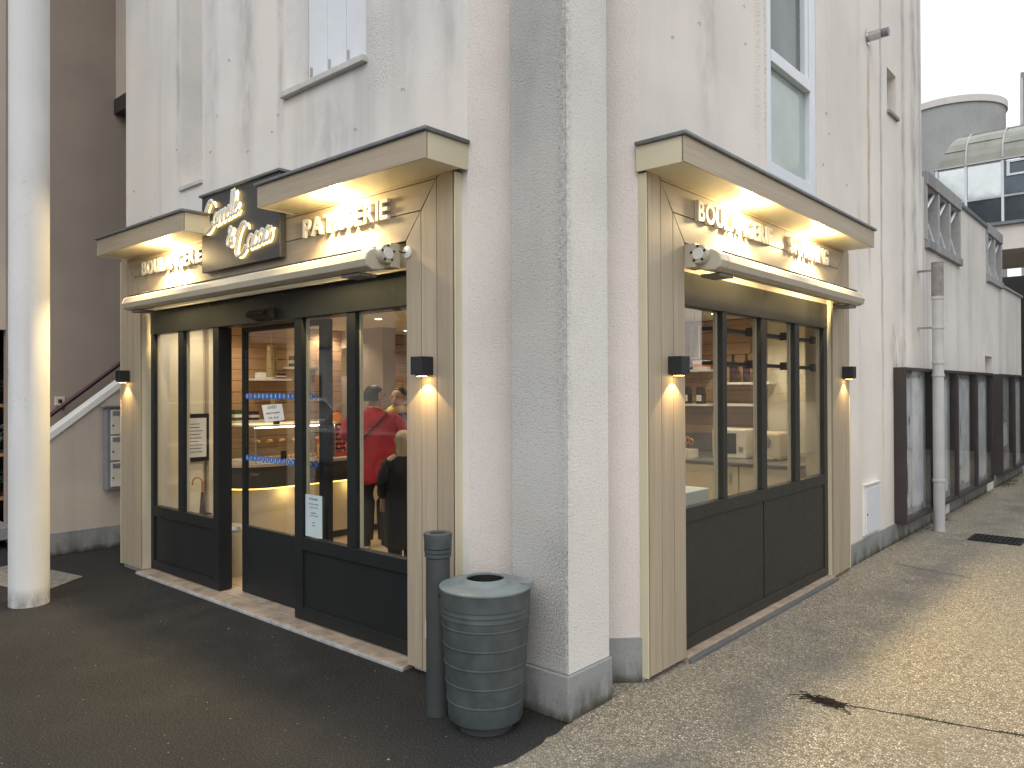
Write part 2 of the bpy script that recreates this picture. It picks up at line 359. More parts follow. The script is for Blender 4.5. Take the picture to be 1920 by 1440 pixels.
def wall_grid(a0, a1, z0, z1, holes, plane, p0, p1, zs=()):
    """wall with rectangular holes; plane 'y' (runs along x) or 'x' (runs along y); p0 outer face, p1 inner face"""
    A = sorted({a0, a1, *[h[0] for h in holes], *[h[1] for h in holes]}); Z = sorted({z0, z1, *[h[2] for h in holes], *[h[3] for h in holes]})
    A = [a for a in A if a0 <= a <= a1]; Z = [z for z in Z if z0 <= z <= z1]
    solid = lambda i, j: 0 <= i < len(A)-1 and 0 <= j < len(Z)-1 and not any(h[0] <= (A[i]+A[i+1])/2 <= h[1] and h[2] <= (Z[j]+Z[j+1])/2 <= h[3] for h in holes)
    Pt = (lambda a, p, z: (a, p, z)) if plane == 'y' else (lambda a, p, z: (p, a, z))
    b = MB()
    for i in range(len(A)-1):
        for j in range(len(Z)-1):
            if not solid(i, j): continue
            q = [(A[i], Z[j]), (A[i+1], Z[j]), (A[i+1], Z[j+1]), (A[i], Z[j+1])]
            b.add([Pt(a, p0, z) for a, z in q], [(0, 1, 2, 3)]); b.add([Pt(a, p1, z) for a, z in q], [(3, 2, 1, 0)])
            for (di, dj), (k0, k1) in (((0, -1), (0, 1)), ((1, 0), (1, 2)), ((0, 1), (2, 3)), ((-1, 0), (3, 0))):
                if not solid(i+di, j+dj):
                    b.add([Pt(q[k0][0], p0, q[k0][1]), Pt(q[k1][0], p0, q[k1][1]), Pt(q[k1][0], p1, q[k1][1]), Pt(q[k0][0], p1, q[k0][1])], [(0, 1, 2, 3)])
    return b

# ================================================================== GROUND
g = MB(); g.add([(-150, -150, 0), (150, -150, 0), (150, 150, 0), (-150, 150, 0)], [(0, 1, 2, 3)])
struct(g.build('ground', m_asph))
g = MB()                                      # aggregate paving of the alley, slightly ragged border against the asphalt
edge = []
y = -9.0
while y < 0.0:
    edge.append((.035+.02*(-y/3)+rnd.uniform(-.02, .02), y)); y += .05
edge += [(.02, .0), (-.05, .3), (-.10, .46), (-.12, .62), (-.02, 1.0), (-.02, 13.9), (-6, 14.3), (-6, 60)]
pts = edge+[(9, 60), (9, -9)]
bm = bmesh.new(); vs = [bm.verts.new((x, y, .004)) for x, y in pts]; bm.faces.new(vs); bmesh.ops.triangulate(bm, faces=bm.faces)
me = bpy.data.meshes.new('alley_pavement'); bm.to_mesh(me); bm.free(); me.materials.append(m_aggr)
pave = bpy.data.objects.new('alley_pavement', me); col.objects.link(pave); struct(pave); ORG[pave.name] = Vector((0, 0, 0))
# joint across the paving
def ribbon(b, pts, wdt, z):
    for i in range(len(pts)-1):
        a, c = Vector((*pts[i], z)), Vector((*pts[i+1], z)); n = Vector((-(c-a).y, (c-a).x, 0)).normalized()
        w0, w1 = wdt*rnd.uniform(.6, 1.4), wdt*rnd.uniform(.6, 1.4)
        b.add([a-n*w0, c-n*w1, c+n*w1, a+n*w0], [(0, 1, 2, 3)])
b = MB(); jp = [(.9+.055*i, 1.05+.0135*i+rnd.uniform(-.006, .006)) for i in range(75)]
ribbon(b, jp, .0045, .0065); b.build('paving_joint', m_twig, pave)
b = MB(); ribbon(b, [(.25+.05*i, 4.55-.012*i+rnd.uniform(-.01, .01)) for i in range(14)], .004, .0065); b.build('paving_crack', m_twig, pave)
# light cement smear between asphalt and the door sill, grit on the asphalt
b = MB()
for i in range(44):
    x0 = -4.75+i*.083; d = rnd.uniform(.015, .075)
    b.add([(x0, -.125-d, .0035), (x0+.09, -.125-rnd.uniform(.015, .06), .0035), (x0+.09, -.08, .0035), (x0, -.08, .0035)], [(0, 1, 2, 3)])
# ---- drain
dr = thing('drain_grate', 'black cast iron drain grate let into the pebble paving by the downpipe', 'drain grate', (.78, 6.4, 0))
MB().box(.55, 1.0, 6.2, 6.6, .005, .009).build('pit', m_black, dr)
b = MB(); b.box(.54, .57, 6.19, 6.61, .0095, .016); b.box(.98, 1.01, 6.19, 6.61, .0095, .016); b.box(.57, .98, 6.19, 6.215, .0095, .016); b.box(.57, .98, 6.585, 6.61, .0095, .016)
b.build('frame', m_iron, dr)
for i in range(9):
    x = .60+i*.043; bx('bar', m_iron, dr, x, x+.014, 6.216, 6.584, .0098, .0165)
for i in range(3): bx('cross_bar', m_iron, dr, .571, .979, 6.29+i*.1, 6.305+i*.1, .0092, .0155)
# ---- paved hatch behind the column
ht = thing('tread_plate', 'pale tread plate set in the asphalt behind the white column', 'ground plate', (-5.1, -.75, 0))
b = MB(); b.prism([(-4.57, -.86), (-4.88, -.43), (-5.9, -.62), (-5.7, -1.15)], 'z', .003, .007); b.build('plate', m_plate, ht)
# ---- twigs and weeds
tw = MB()
for i in range(70):
    a = rnd.uniform(-.9, .9); c = Vector((.84+rnd.gauss(0, .055), 1.03+rnd.gauss(0, .02), .006)); L = rnd.uniform(.02, .07)
    d = Vector((math.cos(a), math.sin(a)*.6, 0))*L
    tw.tube([c-d, c+Vector((0, 0, rnd.uniform(.002, .02))), c+d+Vector((0, 0, rnd.uniform(0, .008)))], rnd.uniform(.0012, .0028), 4)
tag(tw.build('twig_pile', m_twig), 'small heap of dark twigs and leaf litter on the pebble paving', 'twigs')
gr = MB()
def tuft(b, cx, cy, r, n, h):
    for i in range(n):
        p = Vector((cx+rnd.gauss(0, r), cy+rnd.gauss(0, r*.35), .004)); d = Vector((rnd.uniform(-1, 1), rnd.uniform(-1, 1), 0))*h*.6; wv = Vector((rnd.uniform(-1, 1), rnd.uniform(-1, 1), 0)).normalized()*.0022
        t = p+d+Vector((0, 0, h*rnd.uniform(.4, 1)))
        b.add([p-wv, p+wv, t], [(0, 1, 2)])
for cx, r, n in ((1.28, .03, 60), (1.22, .03, 26), (1.36, .03, 25), (1.62, .03, 45), (1.66, .02, 25), (1.5, .1, 20)): tuft(gr, cx, 1.05+.0135*(cx-.9)/.055, r, n, .014)
for i in range(26): tuft(gr, .02+rnd.uniform(0, .03), rnd.uniform(4.2, 13.5), .03, 10, .03)
for i in range(9): tuft(gr, .05, 7.3+rnd.gauss(0, .15), .05, 16, .05)
for i in range(16): tuft(gr, .1, 11.9+rnd.gauss(0, .35), .06, 16, .06)
tag(stuff(gr.build('weeds', m_grass)), 'thin weeds and grass growing in the paving joints and wall foot', 'weeds')
gp = MB()
for i in range(190):
    x, y = rnd.uniform(-4.5, .0), rnd.uniform(-2.6, -.15); s_ = rnd.uniform(.0012, .0028)+(.003 if i % 40 == 0 else 0)
    gp.add([(x-s_, y-s_, .0), (x+s_, y-s_*.7, 0), (x+s_*.8, y+s_, 0), (x-s_, y+s_*.8, 0), (x, y, s_*.9)], [(0, 1, 4), (1, 2, 4), (2, 3, 4), (3, 0, 4)])
tag(stuff(gp.build('grit', m_cement)), 'pale grit and crumbs scattered over the dark asphalt', 'grit')

# ================================================================== CORNER BUILDING
TOP = 6.9
B = thing('corner_building', 'cream rough-rendered corner building with a square pier at its corner', 'building')
fw = wall_grid(-5.06, -.66, 0, TOP, [(-4.66, -1.10, -.1, 2.45), (-2.41, -1.53, 3.66, 5.4), (-3.97, -3.61, 3.28, 5.7)], 'y', 0, .22)
fw.build('front_wall', m_wallL, B, weld=True)
sw = wall_grid(.66, 6.8, 0, TOP, [(1.09, 4.0, -.1, 2.45), (2.40, 3.40, 3.16, 5.9), (5.42, 5.75, 4.43, 4.87)], 'x', 0, -.25)
sw.build('side_wall', m_wallR, B, weld=True)
MB().prism([(-.66, 0.0), (0, .66), (-.3, .9), (-.9, .3)], 'z', 0, TOP).build('chamfer_wall', m_pink, B)
MB().box(-.36, 0, 0, .355, .22, TOP, 0).build('corner_pier', [m_pierL], B, bev=.012)
MB().add([(.001, .006, .226), (.001, .352, .226), (.001, .352, TOP), (.001, .006, TOP), (-.0, .006, .226), (0, .352, .226), (0, .352, TOP), (0, .006, TOP)],
         [(0, 1, 2, 3), (0, 3, 7, 4), (1, 2, 6, 5)]).build('pier_face', m_pierR, B)
b = MB().box(-.372, .012, -.012, .367, 0, .222); b.build('pier_plinth', m_plinth, B, bev=.006)
MB().prism([(-.655, -.012), (.012, .655), (-.3, .9), (-.9, .3)], 'z', 0, .245).build('chamfer_plinth', m_plinth, B)
bx('side_plinth', m_plinth, B, -.01, .014, 4.035, 6.8, 0, .20, .004)
MB().box(-5.06, -4.86, .222, .60, 0, TOP).build('end_wall', m_wallL, B); bx('passage_wall', m_beige, B, -6.005, -4.861, .601, .655, 0, TOP)
bx('rear_wall', m_wallR, B, -6.3, -.256, 6.6, 6.8, 2.6, TOP); bx('roof', m_zinc, B, -6.3, .03, .95, 6.83, TOP+.001, TOP+.12); bx('roof', m_zinc, B, -5.1, -.95, -.03, .949, TOP+.001, TOP+.12)
# front recess backs, shuttered window
bx('recess_back', m_wallL, B, -3.99, -3.59, .18, .215, 3.2, 5.75)
bx('recess_sill', m_sillw, B, -3.985, -3.605, -.02, .178, 3.245, 3.278, .004)
bx('window_sill', m_sillw, B, -2.44, -1.515, -.04, .2, 3.612, 3.655, .005)
wnd = MB().box(-2.41, -1.53, .20, .214, 3.655, 5.4).build('shuttered_window', m_pvc, B)
for i in range(4):
    x0 = -2.405+i*.2195; s_ = bx('shutter_leaf', m_pvc, wnd, x0, x0+.2145, .178, .199, 3.668, 5.39, .003)
for i in range(4): bx('hinge', m_steel, wnd, -2.375+i*.212, -2.36+i*.212, .168, .1775, 3.80, 3.87)
# tall side window
win = MB().box(-.10, -.09, 2.40, 3.40, 3.16, 5.9).build('tall_window', m_dark, B)
def fr(n, y0, y1, z0, z1, x0=-.075, x1=-.005): bx(n, m_pvc, win, x0, x1, y0, y1, z0, z1, .004)
fr('jamb', 2.405, 2.49, 3.165, 5.9); fr('jamb', 3.27, 3.395, 3.165, 5.9); fr('sill_rail', 2.492, 3.268, 3.165, 3.25); fr('transom', 2.492, 3.268, 3.985, 4.075, -.07, .004)
bx('pane', m_upgl2, win, -.06, -.05, 2.50, 3.26, 3.255, 3.98); bx('pane', m_upgl, win, -.06, -.05, 2.50, 3.18, 4.08, 5.9); fr('sash_stile', 3.19, 3.262, 4.08, 5.9, -.07, -.012)
b = MB()
for i in range(16): b.box(-.088, -.075, 2.5, 3.26, 4.09+i*.11, 4.185+i*.11)
b.build('roller_slats', m_tower, win)
bx('slot_back', m_wallR, B, -.23, -.205, 5.40, 5.77, 4.41, 4.89); bx('slot_sill', m_conc, B, -.2, .03, 5.41, 5.78, 4.40, 4.435, .004)
fl = MB().lathe([(.0, 0), (.075, 0), (.075, .008), (.045, .01), (.045, .13), (.03, .13)], (0, 4.78, 4.95), 20, axis='x').build('flue_pipe', m_steel, B, smooth=True)
MB().lathe([(.035, .131), (.04, .135), (.04, .19), (.02, .19)], (0, 4.78, 4.95), 20, axis='x').build('flue_cowl', m_zinc, fl, smooth=True)
# rust run under the flue, hooks and nail holes
def hook(axis, a, z):
    s_ = rnd.uniform(.7, 1.2); d = rnd.choice((-1, 1))*.012*s_
    p = [(0, 0, .0), (d, .008, .012*s_), (d*2.4, .008, .010*s_), (d*2.6, .003, -.004)]
    MB().tube([(a+q[0], -q[1], z+q[2]) if axis == 'y' else (q[1], a+q[0], z+q[2]) for q in p], .0015, 5).build('wall_hook', m_pipe2, B)
for a, z in ((-4.05, 3.6), (-4.9, 3.4), (-4.55, 3.12), (-3.35, 3.72), (-2.9, 3.35), (-2.6, 3.42), (-2.52, 3.52), (-1.62, 3.22), (-1.2, 3.35), (-3.2, 4.1), (-3.45, 3.46)): hook('y', a, z)
for a, z in ((3.6, 3.9), (3.7, 3.75), (3.55, 3.45), (4.15, 3.4), (1.05, 3.65), (1.35, 3.85), (2.05, 3.95), (2.0, 4.2), (4.25, 2.4)): hook('x', a, z)

# interior shell (kept inside the walls)
CZ = 2.36
bx('shop_floor', m_floorw, B, -5.98, -.12, .742, 5.05, .0, .03); bx('shop_floor', m_floorw, B, -4.858, -.12, .24, .741, .0, .03); bx('shop_floor', m_silltile, B, -4.645, -1.11, .05, .239, .0, .029)
bx('shop_floor', m_silltile, B, -.119, -.012, 1.10, 3.6, .0, .03)
bx('ceiling', m_ceil, B, -5.98, -.12, .742, 5.05, CZ, CZ+.1); bx('ceiling', m_ceil, B, -4.858, -.12, .224, .741, CZ, CZ+.1)
bx('ceiling', m_ceil, B, -4.655, -1.105, .11, .223, CZ+.002, CZ+.09); bx('ceiling', m_ceil, B, -.119, -.04, 1.095, 3.98, CZ+.002, CZ+.09)
bx('interior_wall', m_wallin, B, -4.858, -4.80, .225, .60, .03, CZ); bx('interior_wall', m_wallin, B, -5.98, -4.8, .661, .74, .03, CZ)
bx('interior_wall', m_wallin, B, -1.05, -.13, 4.90, 5.0, .03, CZ); bx('interior_wall', m_wallin, B, -1.10, -.70, .225, .30, .03, CZ)
bx('interior_wall', m_wallin, B, -.32, -.255, .75, 1.09, .03, CZ); bx('interior_wall', m_wallin, B, -.32, -.255, 4.03, 4.899, .03, CZ); bx('interior_wall', m_wallin, B, -.32, -.04, 3.985, 3.998, .03, CZ)
MB().prism([(-1.0, .31), (-.33, .98), (-.26, .9), (-.93, .24)], 'z', .03, CZ).build('interior_wall', m_wallin, B)
bx('interior_wall', m_black, B, -6.0, -5.915, .745, 5.0, .03, CZ); bx('interior_wall', m_black, B, -5.91, -1.055, 4.965, 5.05, .03, CZ)
for i in range(18):
    z0 = .035+i*.129
    bx('cladding_board', m_clady, B, -5.912, -5.89-rnd.uniform(0, .004), .745, 4.94, z0, z0+.124, .003)
    bx('cladding_board', m_cladx, B, -5.885, -1.06, 4.935-rnd.uniform(0, .004), 4.962, z0, z0+.124, .003)

# ================================================================== ANNEX WALL ALONG THE ALLEY
A = thing('annex_building', 'low stained white annex wall with concrete louvre openings along the alley', 'building', (0, 9, 0))
wall_grid(6.805, 12.0, 0, 4.05, [(6.95, 8.75, 3.33, 3.97), (10.72, 11.94, 3.33, 3.97), (10.55, 11.15, .2, 2.08)], 'x', -.004, -.25).build('wall', m_annex, A, weld=True)
bx('wall', m_annex, A, -.25, -.004, 12.001, 14.1, 0, 3.27)
bx('end_wall', m_annex, A, -3.2, -.251, 13.9, 14.1, 0, 3.25)
bx('niche_back', m_beige, A, -.24, -.16, 10.5, 11.2, .1, 2.15)
bx('plinth', m_plinth, A, -.01, .012, 6.805, 10.54, 0, .20, .004); bx('plinth', m_plinth, A, -.01, .012, 11.16, 14.08, 0, .20, .004)
bx('coping', m_zinc, A, -.27, .03, 8.80, 10.68, 4.052, 4.10, .004); bx('coping', m_conc, A, -.27, .03, 12.002, 14.13, 3.272, 3.31, .004)
def louvre(y0, y1, n):
    bx('louvre_sill', m_conc, A, -.24, .045, y0-.03, y1+.03, 3.23, 3.328, .006); bx('louvre_head', m_conc, A, -.24, .035, y0-.03, y1+.03, 3.972, 4.13, .006)
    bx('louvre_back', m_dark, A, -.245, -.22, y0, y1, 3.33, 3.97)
    p = (y1-y0)/n
    for i in range(n+1):
        yy = y0+i*p; bx('louvre_post', m_tower, A, -.2, .02, yy-.04, yy+.04, 3.33, 3.97, .004)
    for i in range(n):
        ya, yb = y0+i*p+.05, y0+(i+1)*p-.05
        for k in range(9): bx('louvre_slat', m_conc, A, -.205, -.17, ya, yb, 3.345+k*.07, 3.372+k*.07)
        b = MB(); m_ = (ya+yb)/2
        b.tube([(-.03, yb+.0, 3.96), (-.03, ya+.0, 3.65)], .018, 6); b.tube([(-.03, ya+.0, 3.65), (-.03, yb+.0, 3.34)], .018, 6); b.build('louvre_brace', m_pvc, A)
louvre(6.95, 8.75, 3); louvre(10.72, 11.94, 2)
# downpipe
dp = thing('downpipe', 'grey plastic downpipe running up the wall across the notice boards', 'downpipe', (.20, 6.58, 0))
MB().lathe([(.058, 0), (.058, 2.62)], (.20, 6.58, 0), 20).build('pipe', m_pipe, dp, smooth=True)
MB().lathe([(.062, 2.621), (.062, 2.98)], (.20, 6.58, 0), 20).build('upper_pipe', m_pipe2, dp, smooth=True)
for z in (.55, 1.72, 1.86, 2.25, 2.58):
    MB().lathe([(.058, 0), (.066, .004), (.066, .03), (.058, .034)], (.20, 6.58, z), 20).build('socket_ring', m_pipe, dp, smooth=True)
bx('bracket', m_pipe2, dp, 0, .15, 6.56, 6.60, 2.26, 2.28); bx('bracket', m_pipe2, dp, 0, .15, 6.56, 6.60, 2.9, 2.92)
MB().lathe([(.064, 0), (.066, .012), (.02, .02)], (.20, 6.58, 2.981), 20).build('pipe_cap', m_pipe2, dp)
# meter box
mb = thing('meter_box', 'white flush meter box in the cream wall above the grey plinth', 'meter box', (.02, 4.77, .22))
bx('case', m_white, mb, -.02, .018, 4.53, 5.0, .22, .69, .006); bx('lid', m_pvc, mb, .0185, .03, 4.545, 4.985, .235, .655, .004); bx('hood', m_white, mb, -.01, .04, 4.525, 5.005, .692, .705, .003)
MB().lathe([(.008, 0), (.008, .006)], (.03, 4.57, .42), 10, axis='x').build('lock', m_iron, mb)
sb = thing('vent_box', 'small cream vent cover low on the plinth right of the downpipe', 'vent', (.02, 7.75, .0)); bx('cover', m_creambox, sb, .012, .04, 7.62, 7.88, .03, .2, .004); bx('flap', m_white, sb, .0405, .046, 7.65, 7.85, .05, .18, .002)

# notice boards
def notice(y0, label, seed, torn):
    q = random.Random(seed); n = thing('notice_board', label, 'notice board', (0, y0+.61, .2), group='glazed notice boards along the alley wall')
    y1 = y0+1.21
    b = MB(); b.box(0, .12, y0, y0+.026, .2, 1.81); b.box(0, .12, y1-.026, y1, .2, 1.81); b.box(0, .12, y0+.026, y1-.026, .2, .235); b.box(0, .12, y0+.026, y1-.026, 1.775, 1.81)
    b.build('frame', m_brown, n, bev=.004, weld=False)
    bx('back_panel', m_post2, n, 0, .03, y0+.036, y1-.036, .236, 1.774)
    for r in range(torn):
        zt = 1.74-q.uniform(0, .10); zb = .26+q.uniform(0, .08); ya = y0+.045+r*.48; yb = min(ya+.50+q.uniform(-.03, .05), y1-.05)
        top = [(ya+(yb-ya)*i/7, zt+q.uniform(-.03, .03)) for i in range(8)]; bot = [(ya+(yb-ya)*i/7+q.uniform(-.02, .02), zb+q.uniform(-.05, .05)) for i in range(7, -1, -1)]
        MB().prism(top+bot, 'x', .031+.004*r, .033+.004*r).build('torn_poster', m_post, n)
    for r in range(3):
        ya = y0+q.uniform(.08, .6); za = q.uniform(.45, 1.3); wd, hh = q.uniform(.25, .5), q.uniform(.2, .38)
        pts = [(ya+q.uniform(-.03, .03), za), (ya+wd, za+q.uniform(-.05, .05)), (min(ya+wd+q.uniform(-.08, .03), y1-.05), za+hh), (ya+wd*.5, za+hh+q.uniform(-.06, .06)), (ya, za+hh)]
        MB().prism(pts, 'x', .041+.003*r, .0425+.003*r).build('poster_scrap', m_paper if r % 2 else m_post, n)
    bx('pane', m_gl2, n, .095, .1, y0+.0355, y1-.0355, .2355, 1.7745)
    return n
notice(5.57, 'brown framed notice board with torn white posters, next to the meter box', 1, 2)
notice(6.80, 'brown framed notice board with faded posters just behind the downpipe', 2, 2)
notice(8.03, 'brown framed notice board, second beyond the downpipe', 3, 2)
notice(9.26, 'brown framed notice board beside the wall niche, on the downpipe side', 4, 2)
notice(11.25, 'brown framed notice board just beyond the wall niche', 5, 1)
notice(12.48, 'brown framed notice board, second beyond the wall niche', 6, 2)

# ================================================================== FAR BUILDINGS
T = thing('round_tower', 'grey concrete round stair tower with pale rim behind the glazed bridge', 'tower', (-3.72, 27.22, 0))
MB().lathe([(1.62, 0), (1.62, 11.0)], (-3.72, 27.22, 0), 64).build('shaft', m_tower, T, smooth=True)
MB().lathe([(1.60, 11.001), (1.68, 11.01), (1.68, 11.23), (1.5, 11.25)], (-3.72, 27.22, 0), 64).build('rim', m_annex, T, smooth=True)
D = thing('grey_block', 'dark grey flat-roofed block beside the round tower', 'building', (1.5, 33, 0))
bx('wall', m_taupe, D, -2.1, 9, 31, 37, 0, 13.1); bx('parapet', m_zinc, D, -2.15, 9.05, 30.95, 37.05, 13.1, 13.35); bx('corner_pipe', m_pipe, D, -2.16, -2.06, 30.86, 30.96, 0, 13.1)
G = thing('glazed_bridge', 'glazed footbridge with curved translucent roof over the end of the alley', 'bridge', (3, 15, 0))
gx0, gx1, gy = -1.5, 9.0, 14.6
bx('lintel', m_pink, G, gx0, gx1, gy+.05, gy+3, 4.30, 4.78); bx('sill_beam', m_zinc, G, gx0-.02, gx1, gy-.03, gy+3, 4.782, 4.84)
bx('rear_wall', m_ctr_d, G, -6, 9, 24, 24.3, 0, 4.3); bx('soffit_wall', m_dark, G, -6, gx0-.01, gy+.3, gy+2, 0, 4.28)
bx('underpass_wall', m_ctr_d, G, -1.6, 9, 19, 19.2, 0, 4.29)
prof = []
for i in range(9):
    q = i/8*math.pi/2; prof.append((gy+1.0-1.0*math.cos(q), 6.08+.80*math.sin(q)))
xs = [gx0+.0, -.98, -.35, .28, .91, 1.54, 2.17, 2.8, 3.43, 4.06, 4.69, 5.32, 5.95, 6.58, 7.21, 7.84, 8.47, 9.0]
for i in range(len(xs)-1):
    xa, xb = xs[i]+.02, xs[i+1]-.02
    b = MB()
    hip = (1-.0) if i else 0
    for k in range(8):
        sa = .45*(k/8) if i == 0 else 0; sb2 = .45*((k+1)/8) if i == 0 else 0
        b.add([(xa+sa, *prof[k]), (xb, *prof[k]), (xb, *prof[k+1]), (xa+sb2, *prof[k+1])], [(0, 1, 2, 3)])
    rp = b.build('roof_pane', m_roofgl, G); sm = rp.modifiers.new('thick', 'SOLIDIFY'); sm.thickness = .02
    for (z0, z1), mm in (((4.86, 5.32), m_mirror2), ((5.36, 6.02), m_mirror if i not in (2, 5) else m_mirror2)):
        bx('pane', mm, G, xa+.01, xb-.01, gy+.02, gy+.04, z0, z1)
    b = MB(); b.box(xs[i]-.022, xs[i]+.022, gy-.02, gy+.06, 4.845, 6.05); b.build('mullion', m_pvc, G)
    if i: MB().tube([(xs[i], p[0]-.012, p[1]+.012) for p in prof], .018, 6).build('roof_rib', m_pipe, G)
    if i in (2, 4, 6):
        b = MB(); c0, c1 = xa+.05, xb-.05
        b.box(c0, c1, gy-.015, gy+.015, 5.72, 5.76); b.box(c0, c1, gy-.015, gy+.015, 5.98, 6.015); b.box(c0, c0+.05, gy-.014, gy+.014, 5.761, 5.979); b.box(c1-.05, c1, gy-.014, gy+.014, 5.761, 5.979)
        b.build('vent_window', m_pvc, G)
bx('eaves_rail', m_pipe, G, gx0-.05, gx1, gy-.035, gy+.06, 6.052, 6.08); bx('mid_rail', m_pipe, G, gx0, gx1, gy-.018, gy+.015, 5.322, 5.358)
bx('rear_glazing', m_roofgl, G, gx0+.3, gx1, gy+1.9, gy+1.95, 4.85, 6.5)

# ================================================================== LEFT SIDE: STAIR, ARCADE, FLORIST
N = thing('neighbour_building', 'taupe rendered building with an outside stair beside the bakery', 'building', (-7, 0, 0))
bx('stair_wall', m_taupe, N, -7.18, -7.1, -.40, 2.999, 0, 8.5); bx('passage_back', m_taupe, N, -7.1, -5.06, 3.0, 3.2, 0, 8.5)
bx('upper_wall', m_beige, N, -7.09, -6.0, .70, 2.9, 5.0, 8.5); bx('beam', m_brown, N, -7.09, -5.9, .68, .86, 4.82, 4.99)
bx('roof_slab', m_beige, N, -12, -4.05, -1.3, 3.4, 8.5, 8.8)
sl_ = .777
MB().prism([(-.42, .0), (2.6, 0), (2.6, 1.37+2.6*sl_), (-.42, 1.37-.42*sl_)], 'x', -6.16, -6.03).build('stair_parapet', m_beige, N)
MB().prism([(-.42, 1.372-.42*sl_), (2.6, 1.372+2.6*sl_), (2.6, 1.452+2.6*sl_), (-.42, 1.452-.42*sl_)], 'x', -6.19, -6.012).build('parapet_cap', m_white, N, bev=.006)
bx('parapet_plinth', m_plinth, N, -6.03, -6.012, -.42, 2.0, 0, .22, .004)
for i in range(11): bx('stair_tread', m_conc, N, -7.09, -6.165, -.36+i*.24, -.115+i*.24, 0, .19*(i+1))
hr = MB().tube([(-7.0, -.03, 1.325), (-7.0, 1.6, 2.62)], .024, 12).build('handrail', m_rail, N, smooth=True)
for yy in (.13, 1.2): MB().tube([(-7.1, yy, 1.30+(yy-.0)*.795), (-7.03, yy, 1.30+yy*.795), (-7.0, yy, 1.34+yy*.795)], .01, 6).build('rail_bracket', m_rail, hr)
bl = thing('bell_push', 'small cream bell push on the taupe stair wall', 'doorbell', (-7.09, .11, 1.45)); bx('plate', m_creambox, bl, -7.098, -7.08, .06, .16, 1.44, 1.54, .004); bx('button', m_brown, bl, -7.08, -7.07, .09, .13, 1.47, 1.51, .003)
MBX = thing('mailbox_unit', 'blue-grey letterbox unit with cream doors on the stair parapet', 'mailbox', (-5.95, .35, .6))
bx('cabinet', m_blueg, MBX, -6.011, -5.90, .15, .62, .60, 1.43, .006); bx('hood', m_blueg, MBX, -6.011, -5.87, .12, .64, 1.432, 1.452, .004)
for i in range(3):
    z0 = .63+i*.265; d_ = bx('letterbox_door', m_creambox, MBX, -5.8995, -5.888, .185, .60, z0, z0+.25, .004)
    bx('flap', m_blueg, d_, -5.8878, -5.882, .20, .585, z0+.19, z0+.235, .003); bx('name_plate', m_brass, d_, -5.8878, -5.884, .31, .39, z0+.13, z0+.16); MB().lathe([(.008, 0), (.008, .006)], (-5.888, .205, z0+.09), 10, axis='x').build('lock', m_iron, d_)
CL = thing('round_column', 'white painted round concrete column on the asphalt before the bakery', 'column', (-4.309, -1.006, 0))
MB().lathe([(.134, 0), (.134, 8.5)], (-4.309, -1.006, 0), 48).build('shaft', m_col, CL, smooth=True)
# florist
F = thing('florist_front', 'dark florist shop front with beige lintel beyond the column', 'shop front', (-8, -1.6, 0))
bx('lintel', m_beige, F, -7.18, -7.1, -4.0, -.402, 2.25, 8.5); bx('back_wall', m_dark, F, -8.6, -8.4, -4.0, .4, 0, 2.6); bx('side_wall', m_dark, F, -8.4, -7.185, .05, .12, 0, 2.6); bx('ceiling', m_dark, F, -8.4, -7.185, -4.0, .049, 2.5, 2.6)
BK = thing('concrete_ledge', 'low grey concrete ledge under the florist shelves', 'ledge', (-7, -1, 0)); bx('block', m_conc, BK, -7.9, -6.75, -2.6, -.41, .09, .22, .01); bx('foot', m_conc, BK, -7.8, -6.95, -2.5, -.5, 0, .09)
RK = thing('plant_rack', 'pine shelf rack of potted plants at the florist', 'shelf rack', (-7.6, -1.2, .22))
for z in (.46, .93, 1.46): bx('shelf', m_pine, RK, -7.95, -7.3, -2.3, -.03, z-.03, z)
for yy in (-2.33, -.0): bx('upright', m_dark, RK, -7.95, -7.3, yy-.012, yy+.012, .22, 2.2)
def plant(loc, label, m, h, sd):
    q = random.Random(sd); p = thing('potted_plant', label, 'plant', loc, group='potted plants on the florist rack')
    MB().lathe([(.05, 0), (.07, .11), (.072, .12), (.06, .12)], loc, 14).build('pot', m_terra, p, smooth=True)
    b = MB()
    for i in range(90):
        a = q.uniform(0, 6.28); e = q.uniform(.1, 1.3); r = q.uniform(.03, h*.65); c = Vector(loc)+Vector((math.cos(a)*math.cos(e)*r, math.sin(a)*math.cos(e)*r, .12+math.sin(e)*r*1.1))
        u_ = Vector((q.uniform(-1, 1), q.uniform(-1, 1), q.uniform(-.6, .6))).normalized()*.035; v_ = u_.cross(Vector((q.uniform(-1, 1), q.uniform(-1, 1), q.uniform(-1, 1)))).normalized()*.016
        b.add([c-u_, c+v_, c+u_, c-v_], [(0, 1, 2, 3)])
    b.build('foliage', m, p)
k = 0
for z, mm, lab in ((.222, m_leaf, 'dark potted plant on the florist ledge'), (.462, m_leaf, 'green potted plant on the lowest florist shelf'), (.932, m_leafg, 'silvery potted plant on the middle florist shelf'), (1.462, m_leaf, 'leafy potted plant on the top florist shelf')):
    for yy, sfx in ((-.2, ', against the rack upright'), (-.42, ', one pot in from the upright')):
        plant((-7.45, yy, z), lab+sfx, mm, .30 if z > .3 else .2, k); k += 1

